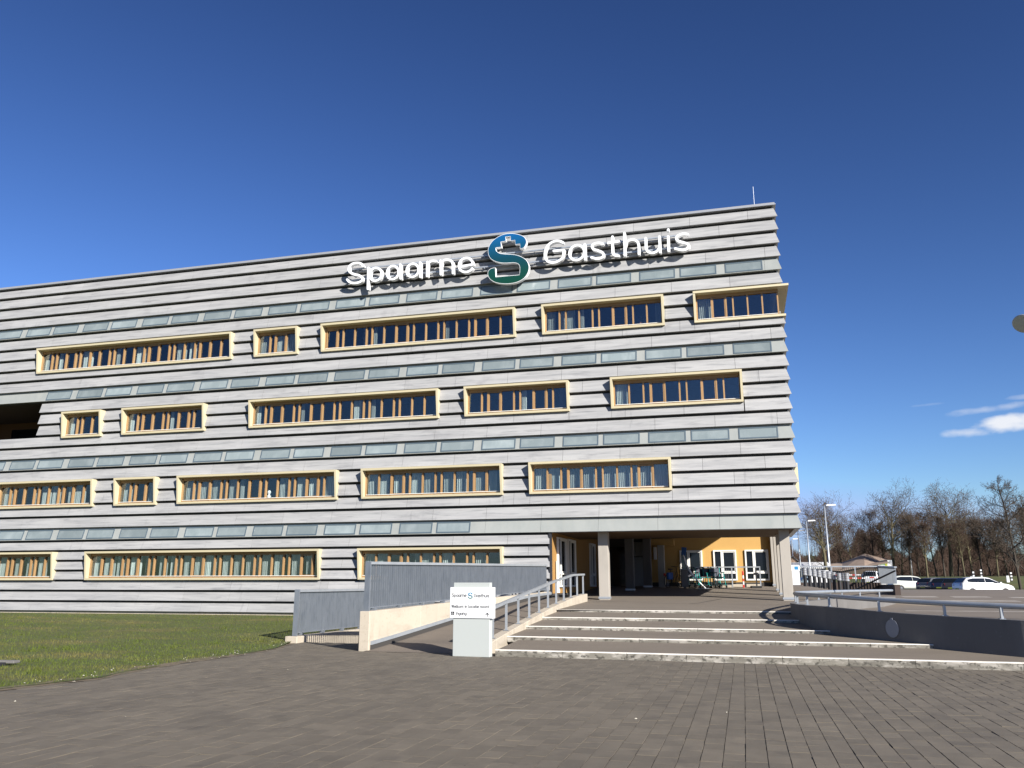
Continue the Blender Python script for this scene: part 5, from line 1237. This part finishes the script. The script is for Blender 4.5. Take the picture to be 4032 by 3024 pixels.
# ------------------------------------------------------------------ cars
M['tyre'] = M['rubber']; M['car_glass'] = pmat('car window', (.012, .016, .02), .06); M['tail'] = pmat('tail light', (.42, .02, .015), .2); M['headlamp'] = pmat('head lamp', (.75, .77, .8), .15)
def paint(n, c): return pmat(n, c, .28, coat=.6)
def car(name, lab, loc, rz, mat, L_=4.3, W_=1.78, H_=1.5, style='hatch'):
    c = empty(name, loc, rz, lab, 'car', 'cars in the parking lot'); w = W_ / 2
    tops = {'hatch': [(0, .62), (.02, .95), (.12, 1.05), (.50, 1.40), (.95, 1.48), (1.9, 1.50), (2.35, 1.44), (3.15, 1.02), (3.75, .92), (4.12, .78), (4.28, .60), (4.3, .42)],
            'mpv': [(0, .62), (.02, 1.0), (.10, 1.15), (.38, 1.52), (.9, 1.60), (2.0, 1.60), (2.6, 1.50), (3.35, 1.08), (3.75, .98), (4.1, .80), (4.28, .60), (4.3, .42)],
            'van': [(0, .62), (.02, 1.0), (.08, 1.2), (.25, 1.66), (.9, 1.74), (2.3, 1.72), (2.75, 1.60), (3.35, 1.12), (3.8, 1.0), (4.1, .82), (4.28, .60), (4.3, .42)]}[style]
    sx, sz = L_ / 4.3, H_ / max(t for _, t in tops); belt = .95 * sz
    rings = []
    for x, t in tops:
        X = x * sx - L_ / 2; t = t * sz; e = 1.0
        if x < .15: e = .90 + .1 * x / .15
        if x > 3.7: e = 1 - .16 * ((x - 3.7) / .6) ** 1.5
        ww = w * e; bl = min(belt + (.05 if x < 1 else 0), t - .03)
        wr = ww * .97 - max(0, t - belt) * .34
        zb = .24 if .1 < x < 4.2 else .32
        half = [(ww * .86, zb), (ww * .98, zb + .12), (ww, min(.58, t * .8)), (ww * .975, bl), (wr, t - .045 * (1 if t > belt else .5)), (wr * .72, t - .006), (0, t)]
        rings.append((X, half))
    v = []; f = []; k = len(rings[0][1])
    for X, half in rings:
        full = [(X, y, z) for y, z in half] + [(X, -y, z) for y, z in half[-2::-1]]
        v += full
    m = 2 * k - 1
    for i in range(len(rings) - 1):
        for j in range(m - 1): f.append((i * m + j, (i + 1) * m + j, (i + 1) * m + j + 1, i * m + j + 1))
        f.append((i * m + m - 1, (i + 1) * m + m - 1, (i + 1) * m, i * m))
    f.append(tuple(range(m))); f.append(tuple((len(rings) - 1) * m + j for j in range(m))[::-1])
    body = MB().add(v, f).build('body', mat, c, smooth=True)
    # glass: side windows, windscreen, rear window
    def sidept(i, fr, s, off=.012):
        X, h = rings[i]; (y0, z0), (y1, z1) = h[3], h[4]; return (X, s * (lerp(y0, y1, fr) + off), lerp(z0, z1, fr))
    for s in (-1, 1):
        ia, ib, ic_, id_ = 3, 4, 5, 6
        for (p, q) in (((3, .35), (5, 0)), ((5, .0), (7, 0))):
            i0, i1 = p[0], q[0]; g = MB(); cols = list(range(i0, i1 + 1))
            for i in cols:
                lo = .14; hi = .88 if i < 7 else .20
                if i == 3: lo, hi = .3, .8
                g.v += [sidept(i, lo, s), sidept(i, hi, s)]
            for q2 in range(len(cols) - 1): g.f.append((q2 * 2, q2 * 2 + 2, q2 * 2 + 3, q2 * 2 + 1))
            if i0 == 5: g.v = [(x - .0 + (.04 if q2 < 2 else 0), y, z) for q2, (x, y, z) in enumerate(g.v)]
            g.build('side_window', M['car_glass'], c)
        MB().box(L_ / 2 - 1.30 * sx, L_ / 2 - 1.12 * sx, s * (w + .01) - .09, s * (w + .01) + .09, belt + .02, belt + .14).build('mirror', mat, c, bevel=.03)
    def toppt(i, fr, off=.012):
        X, h = rings[i]; return [(X, h[5][0] * fr, h[5][1] + off), (X, 0, h[6][1] + off), (X, -h[5][0] * fr, h[5][1] + off)]
    for (i0, i1, nm) in ((6, 7, 'windscreen'), (2, 3, 'rear_window')):
        a, b = toppt(i0, 1.25), toppt(i1, 1.25); g = MB(); g.v = a + b; dz = .012
        g.v = [(x + (.012 if nm == 'windscreen' else -.012), y, z + .006) for x, y, z in g.v]; g.f = [(0, 1, 4, 3), (1, 2, 5, 4)]; g.build(nm, M['car_glass'], c)
    for s in (-1, 1):
        for X in (-L_ / 2 + .78 * sx, L_ / 2 - .86 * sx):
            wo = MB().lathe([(.20, -.10), (.30, -.10), (.325, -.07), (.325, .07), (.30, .10), (.20, .10)], 20).build('wheel', M['tyre'], c, loc=(X, s * (w - .10), .325), rot=(R(90), 0, 0))
            MB().lathe([(.02, -.105), (.20, -.098), (.20, .098), (.02, .105)], 10).build('rim', M['chrome'], wo)
        MB().hexa([(-L_ / 2 - .015, s * w * .55, .78 * sz), (-L_ / 2 + .18, s * (w * .93 + .012), .78 * sz), (-L_ / 2 + .18, s * (w * .93 - .1), .78 * sz), (-L_ / 2 + .1, s * w * .55, .78 * sz), (-L_ / 2 + .0, s * w * .6, .98 * sz), (-L_ / 2 + .26, s * (w * .93 + .012), .98 * sz), (-L_ / 2 + .26, s * (w * .93 - .1), .98 * sz), (-L_ / 2 + .1, s * w * .6, .98 * sz)]).build('tail_light', M['tail'], c)
        MB().box(L_ / 2 - .30, L_ / 2 - .10, s * w * .78 - .12, s * w * .78 + .12, .62 * sz, .74 * sz).build('headlight', M['headlamp'], c, bevel=.03)
    MB().box(-L_ / 2 - .02, -L_ / 2 + .05, -.26, .26, .50, .61).build('number_plate', M['lime'], c)
    return c
gp = lambda X, d: (X * d, d)
def place(xy, d): return (xy * d, d, ground_h(xy * d, d) + .03)
car('parked_car', 'white hatchback seen from the side, rightmost and nearest of the cars', (.2425 * 79, 79, .70), R(15), paint('white car paint', (.80, .81, .82)), 4.35, 1.8, 1.52)
car('parked_car', 'dark grey car hidden behind the white hatchback, seen from behind', (.2200 * 88, 88, .74), R(58), paint('maroon grey paint', (.05, .045, .05)), 4.3, 1.78, 1.48)
car('parked_car', 'dark blue car between the grey hatchback and the white one', (.2085 * 92, 92, .76), R(58), paint('dark blue paint', (.015, .02, .045)), 4.3, 1.78, 1.48)
car('parked_car', 'silver grey hatchback seen from behind beside the cream people carrier', (.1990 * 94, 94, .78), R(40), paint('grey car paint', (.12, .125, .135)), 4.3, 1.8, 1.50)
car('parked_car', 'cream white people carrier partly hidden by the far railing', (.1735 * 101, 101, .92), R(10), paint('cream car paint', (.66, .68, .62)), 4.5, 1.82, 1.62, 'mpv')
car('parked_car', 'small white van like car seen from behind through the far railing', (.1370 * 92, 92, 1.25), R(70), paint('plain white paint', (.78, .78, .79)), 4.2, 1.72, 1.66, 'van')
car('parked_car', 'pale blue car behind the bollards at the left', (.078 * 105, 105, 1.0), R(12), paint('pale blue paint', (.25, .32, .36)), 4.2, 1.75, 1.5)

# ------------------------------------------------------------------ low buildings far behind
hb = empty('pavilion', (13.6, 122, 1.9), R(-8), 'low brown building with a folded pinkish roof far behind the railing', 'building')
MB().box(-9, 9, -4, 6, 0, 2.15).build('wall', pmat('brown brick', (.16, .115, .075), .9, [((2, 2, 8), (.12, .085, .055), .4, .7, .7)]), hb)
M['roof_pink'] = pmat('pale clay roof', (.42, .32, .25), .85, [((1, 1, 1), (.30, .22, .17), .4, .7, .8)])
MB().add([(-9.4, -4.5, 2.3), (-1.5, -4.6, 1.9), (4, -4.5, 2.6), (9.4, -4.5, 3.1), (9.4, 6.5, 3.9), (4, 6.4, 4.8), (-1.5, 6.5, 3.4), (-9.4, 6.5, 3.0), (-9.4, -4.5, 2.15), (-1.5, -4.6, 1.78), (4, -4.5, 2.45), (9.4, -4.5, 2.95)], [(0, 1, 6, 7), (1, 2, 5, 6), (2, 3, 4, 5), (0, 8, 9, 1), (1, 9, 10, 2), (2, 10, 11, 3)]).build('roof', M['roof_pink'], hb)
hb.scale = (.52, .7, .8)
for x in (-6, -3, 5.5): MB().box(x, x + 1.2, -4.03, -3.98, .7, 1.7).build('window', M['black_glass'], hb)
sh = empty('shed', (8.2, 118, 1.5), R(-4), 'blue grey shed with a pale low roof behind the lamp posts', 'building')
MB().box(-1.9, 2.6, 0, 6, 0, 2.3).build('wall', pmat('blue grey sheet', (.10, .125, .15), .6), sh)
MB().add([(-2.1, -.3, 2.3), (2.8, -.3, 2.3), (2.8, 6, 3.1), (-2.1, 6, 3.1), (-2.1, -.3, 2.12), (2.8, -.3, 2.12)], [(0, 1, 2, 3), (0, 4, 5, 1)]).build('roof', pmat('white sheet roof', (.7, .7, .68), .6), sh)
MB().box(.6, 2.0, -.04, .0, 0, 1.7).build('door', M['black_glass'], sh)
hs = empty('gabled_house', (6.75, 124, 1.6), R(0), 'narrow pinkish gabled house at the edge of the undercroft column', 'building')
MB().add([(-1.1, 0, 0), (1.1, 0, 0), (1.1, 7, 0), (-1.1, 7, 0), (-1.1, 0, 2.6), (1.1, 0, 2.6), (1.1, 7, 2.6), (-1.1, 7, 2.6), (0, 0, 3.7), (0, 7, 3.7)], [(0, 1, 5, 8, 4), (1, 2, 6, 5), (3, 0, 4, 7), (2, 3, 7, 9, 6)]).build('wall', pmat('pink render', (.52, .36, .25), .9), hs)
MB().hexa([(-1.3, -.2, 2.5), (0, -.2, 3.8), (0, 7.2, 3.8), (-1.3, 7.2, 2.5), (-1.3, -.2, 2.62), (0, -.2, 3.92), (0, 7.2, 3.92), (-1.3, 7.2, 2.62)]).hexa([(0.001, -.2, 3.8), (1.3, -.2, 2.5), (1.3, 7.2, 2.5), (0.001, 7.2, 3.8), (0.001, -.2, 3.92), (1.3, -.2, 2.62), (1.3, 7.2, 2.62), (0.001, 7.2, 3.92)]).build('roof', pmat('grey roof', (.2, .2, .21), .8), hs)
MB().box(-.4, .4, -.04, 0, .9, 1.9).build('window', M['black_glass'], hs)
bb = empty('billboard', (18.55, 124, 3.35), R(0), 'small green and white roadside billboard among the trees', 'billboard')
MB().box(-1.9, 1.7, -.05, .05, 1.35, 2.9).build('panel', M['white_plastic'], bb); MB().box(-1.85, -.2, -.07, -.051, 1.7, 2.85).build('green_field', pmat('sign green', (.05, .28, .06), .5), bb); MB().box(-.15, .5, -.07, -.051, 1.4, 2.1).build('yellow_field', M['lime'], bb)
for x in (-1.4, 1.2): MB().box(x, x + .1, .05, .15, -.5, 1.35).build('post', M['steel'], bb)
bb.scale = (.5, .5, .5)
# striped road posts and white posts on the bank
def striped(x, y, z, h, lab, dark=True):
    p = empty('striped_post', (x, y, z), 0, lab, 'post', 'black and white striped road posts'); n = 6
    for i in range(n): MB().box(-.09, .09, -.09, .09, h * i / n, h * (i + 1) / n - .001).build('band', M['black'] if (i % 2 == 0) == dark else M['white_plastic'], p)
striped(.0918 * 72, 72, 1.35, 1.9, 'striped post between the lamp posts and barrier arms'); striped(.2345 * 112, 112, 1.9, 1.2, 'striped post with a white foot on the grass bank'); striped(.2420 * 116, 116, 2.3, 1.1, 'second striped post on the grass bank, right of the white one'); striped(.2700 * 112, 112, 1.9, 1.1, 'striped post near the tall dark tree trunks')
def white_post(x, y, z, lab):
    p = empty('white_post', (x, y, z), 0, lab, 'post', 'white posts on the grass bank')
    MB().hexa([(-.16, -.1, 0), (.16, -.1, 0), (.16, .1, 0), (-.16, .1, 0), (-.13, -.1, 1.2), (.13, -.1, 1.2), (.13, .1, 1.2), (-.13, .1, 1.2)]).build('panel', M['white_plastic'], p); MB().box(-.13, .13, -.1, .1, 1.201, 1.28).build('cap', M['black'], p)
white_post(.2325 * 111, 111, 1.35, 'white post left of the striped posts on the bank'); white_post(.2665 * 111, 111, 1.4, 'white post next to the tall dark trees')

# ------------------------------------------------------------------ bare trees
def make_tree(seed, H, kind):
    r = random.Random(seed); tr = MB(); cr = MB(); cv, cf = cr.v, cr.f
    def ribbon(p, q, w):
        d = (q - p); a = Vector((r.gauss(0, 1), r.gauss(0, 1), r.gauss(0, 1))); s = d.cross(a)
        if s.length < 1e-6: return
        s = s.normalized() * w; n = len(cv)
        cv.extend([tuple(p - s), tuple(p + s), tuple(q + s * .35), tuple(q - s * .35)]); cf.append((n, n + 1, n + 2, n + 3))
    def grow(p, d, L_, rad, lev, maxlev, up):
        n = 6 if lev == 0 else 4; pts = [p.copy()]; dd = d.copy(); rs = [rad]
        for i in range(n):
            wob = .035 if lev == 0 else .20
            dd = (dd + Vector((r.gauss(0, wob), r.gauss(0, wob), r.gauss(0, wob * .6) + up * .14))).normalized()
            pts.append(pts[-1] + dd * L_ / n); rs.append(rad * (1 - .80 * (i + 1) / n) if lev else rad * (1 - .72 * (i + 1) / n))
        if lev <= 2: tr.tube(pts, [max(x, .012) for x in rs], 6 if lev == 0 else 4, cap=False)
        else:
            for a, b, w in zip(pts, pts[1:], rs): ribbon(a, b, max(w, .017))
        if lev >= maxlev: return
        par = {'open': ([11, 7, 7, 5], [.62, .55, .52, .6], [(22, 50), (28, 55), (30, 60), (30, 65)]),
               'round': ([14, 8, 7, 5], [.34, .5, .55, .6], [(35, 65), (30, 60), (30, 65), (30, 70)]),
               'column': ([26, 7, 6, 4], [.24, .45, .5, .55], [(28, 48), (25, 45), (25, 55), (30, 60)]),
               'spire': ([26, 8, 6, 4], [.36, .45, .5, .55], [(45, 68), (25, 50), (28, 55), (30, 60)])}[kind]
        cnt, ratio, ang = par[0][lev], par[1][lev], par[2][lev]
        start = {'open': .42, 'round': .22, 'column': .34, 'spire': .20}[kind] if lev == 0 else .18
        for k in range(cnt):
            t = start + (1 - start) * (k + r.random() * .9) / cnt; t = min(t, .99)
            i = min(int(t * n), n - 1); fr = t * n - i; q = pts[i].lerp(pts[i + 1], fr); ax = (pts[i + 1] - pts[i]).normalized()
            az = k * 2.4 + r.uniform(-.5, .5); th = R(r.uniform(*ang))
            u = ax.orthogonal().normalized(); u.rotate(Matrix.Rotation(az, 3, ax)); nd = (ax * math.cos(th) + u * math.sin(th)).normalized()
            fall = 1.0
            if lev == 0:
                if kind == 'spire': fall = 1.15 * (1 - t) ** .8 + .18
                elif kind == 'column': fall = 1.2 * math.sin(math.pi * min(1, (t - start) / (1 - start) * .8 + .22)) + .1
                elif kind == 'round': fall = 1.1 * math.sin(math.pi * (t - start) / (1 - start) * .75 + .6) + .25
                else: fall = 1.0 - .35 * t
            grow(q, nd, L_ * ratio * fall * r.uniform(.8, 1.15), max(rs[i] * (.55 if lev == 0 else .5), .014), lev + 1, maxlev, up * (1.0 if kind != 'open' else .9))
    grow(Vector((0, 0, -.3)), Vector((0, 0, 1)), (H + .3) * (.66 if kind == 'open' else 1), {'open': .038, 'round': .030, 'column': .034, 'spire': .028}[kind] * H * .55, 0, 4, {'open': .5, 'round': .35, 'column': .9, 'spire': .45}[kind])
    return tr, cr
variants = {}
def variant(key, seed, H, kind, bark, twig):
    tr, cr = make_tree(seed, H, kind); variants[key] = (tr.mesh('trunk', M[bark], True), cr.mesh('crown', M[twig]))
variant('open_a', 11, 15, 'open', 'bark', 'twig'); variant('open_b', 23, 15, 'open', 'bark', 'twig'); variant('round_a', 5, 11, 'round', 'bark', 'twig_red'); variant('round_b', 8, 11, 'round', 'bark_dark', 'twig_red')
variant('col_a', 31, 10, 'column', 'bark', 'twig_red'); variant('col_b', 37, 10, 'column', 'bark_dark', 'twig'); variant('spire', 44, 14, 'spire', 'bark_dark', 'twig')
def tree(key, XY, d, sc, rz, lab, group='bare trees behind the parking lot', sxy=1.0, z=None):
    x, y = XY * d, d; g = ground_h(x, y) if z is None else z
    t = empty('bare_tree', (x, y, g), rz, lab, 'tree', group); t.scale = (sc * sxy, sc * sxy, sc)
    link('trunk', variants[key][0], t); link('crown', variants[key][1], t)
tree('open_a', .0892, 112, .78, .3, 'bare tree with a rounded top just right of the building corner')
tree('open_b', .1563, 125, .84, 1.2, 'tall spreading bare tree above the brown pavilion')
tree('open_a', .2135, 125, .88, 2.5, 'wide spreading bare tree above the white hatchback')
tree('spire', .2775, 100, .80, .7, 'dark pointed bare tree nearest to the right edge')
tree('spire', .2860, 104, .66, 2.9, 'second dark pointed tree right of the nearest one')
tree('round_a', .0860, 118, .70, 1.9, 'dense brown tree below the rounded one at the corner')
rt = random.Random(9); spots = []
keys = ['col_a', 'round_a', 'col_b', 'round_b']
kindw = {'col_a': 'slim reddish', 'col_b': 'slim grey brown', 'round_a': 'bushy reddish', 'round_b': 'bushy dark'}
row = [(.105, 132), (.117, 128), (.128, 138), (.139, 130), (.148, 134), (.165, 128), (.174, 120), (.183, 134), (.190, 118), (.199, 126), (.207, 121), (.220, 134), (.226, 119), (.234, 127), (.243, 122), (.251, 132), (.258, 120), (.267, 128), (.292, 118), (.302, 127), (.312, 120), (.325, 126), (.338, 122)]
ordn = ['first', 'second', 'third', 'fourth', 'fifth', 'sixth', 'seventh', 'eighth', 'ninth', 'tenth', 'eleventh', 'twelfth', 'thirteenth', 'fourteenth', 'fifteenth', 'sixteenth', 'seventeenth', 'eighteenth', 'nineteenth', 'twentieth', 'twenty first', 'twenty second', 'twenty third']
for i, (a, d) in enumerate(row):
    k = keys[i % 4]
    tree(k, a, d, rt.uniform(.62, .84) * (1 if k[0] == 'c' else .92), rt.uniform(0, 6.28), '%s bare tree, %s of the tree row counted from the building' % (kindw[k], ordn[i]), 'slim bare trees on the grass bank')
# far wood that reads as one mass
rw = random.Random(21); wd = MB(); wv, wf = wd.v, wd.f
for i in range(90000):
    a = rw.uniform(.04, .42); d = rw.uniform(150, 185); x, y = a * d, d
    hmax = 4.8 + 2.2 * math.sin(a * 61) + 1.3 * math.sin(a * 143 + 1) + .8 * math.sin(a * 317)
    z = ground_h(x, y) + hmax * (rw.random() ** .75); L_ = rw.uniform(.5, 1.4)
    dv = Vector((rw.gauss(0, .5), rw.gauss(0, .3), rw.uniform(.2, 1))).normalized() * L_; w = rw.uniform(.02, .05); sx = Vector((1, 0, 0)) * w if abs(dv.z) > .4 else Vector((0, 0, 1)) * w
    p = Vector((x, y, z)); n = len(wv); wv.extend([tuple(p - sx), tuple(p + sx), tuple(p + dv)]); wf.append((n, n + 1, n + 2))
for i in range(260):
    a = rw.uniform(.04, .42); d = rw.uniform(148, 180); x, y = a * d, d; w = rw.uniform(.03, .08); h = rw.uniform(4, 7); g = ground_h(x, y)
    n = len(wv); wv.extend([(x - w, y, g - .3), (x + w, y, g - .3), (x + w * .4, y, g + h), (x - w * .4, y, g + h)]); wf.append((n, n + 1, n + 2, n + 3))
tag(wd.build('far_wood', M['twig_red']), 'far brown wood of bare trees closing the horizon', 'wood', kind='stuff')
hg = MB(); hv, hf = hg.v, hg.f
for i in range(26000):
    a = rw.uniform(.03, .45); d = rw.uniform(186, 194); x, y = a * d, d; h = 4.0 + 1.2 * math.sin(a * 90) + .7 * math.sin(a * 210)
    z = ground_h(x, y) + h * rw.random(); s = rw.uniform(.1, .3); n = len(hv)
    hv.extend([(x - s, y, z), (x + s, y + rw.gauss(0, .1), z), (x + rw.gauss(0, s), y, z + s * 1.6)]); hf.append((n, n + 1, n + 2))
tag(hg.build('far_hedge', pmat('dark hedge leaf', (.035, .045, .022), .9)), 'dark hedge along the horizon behind the wood', 'hedge', kind='stuff')
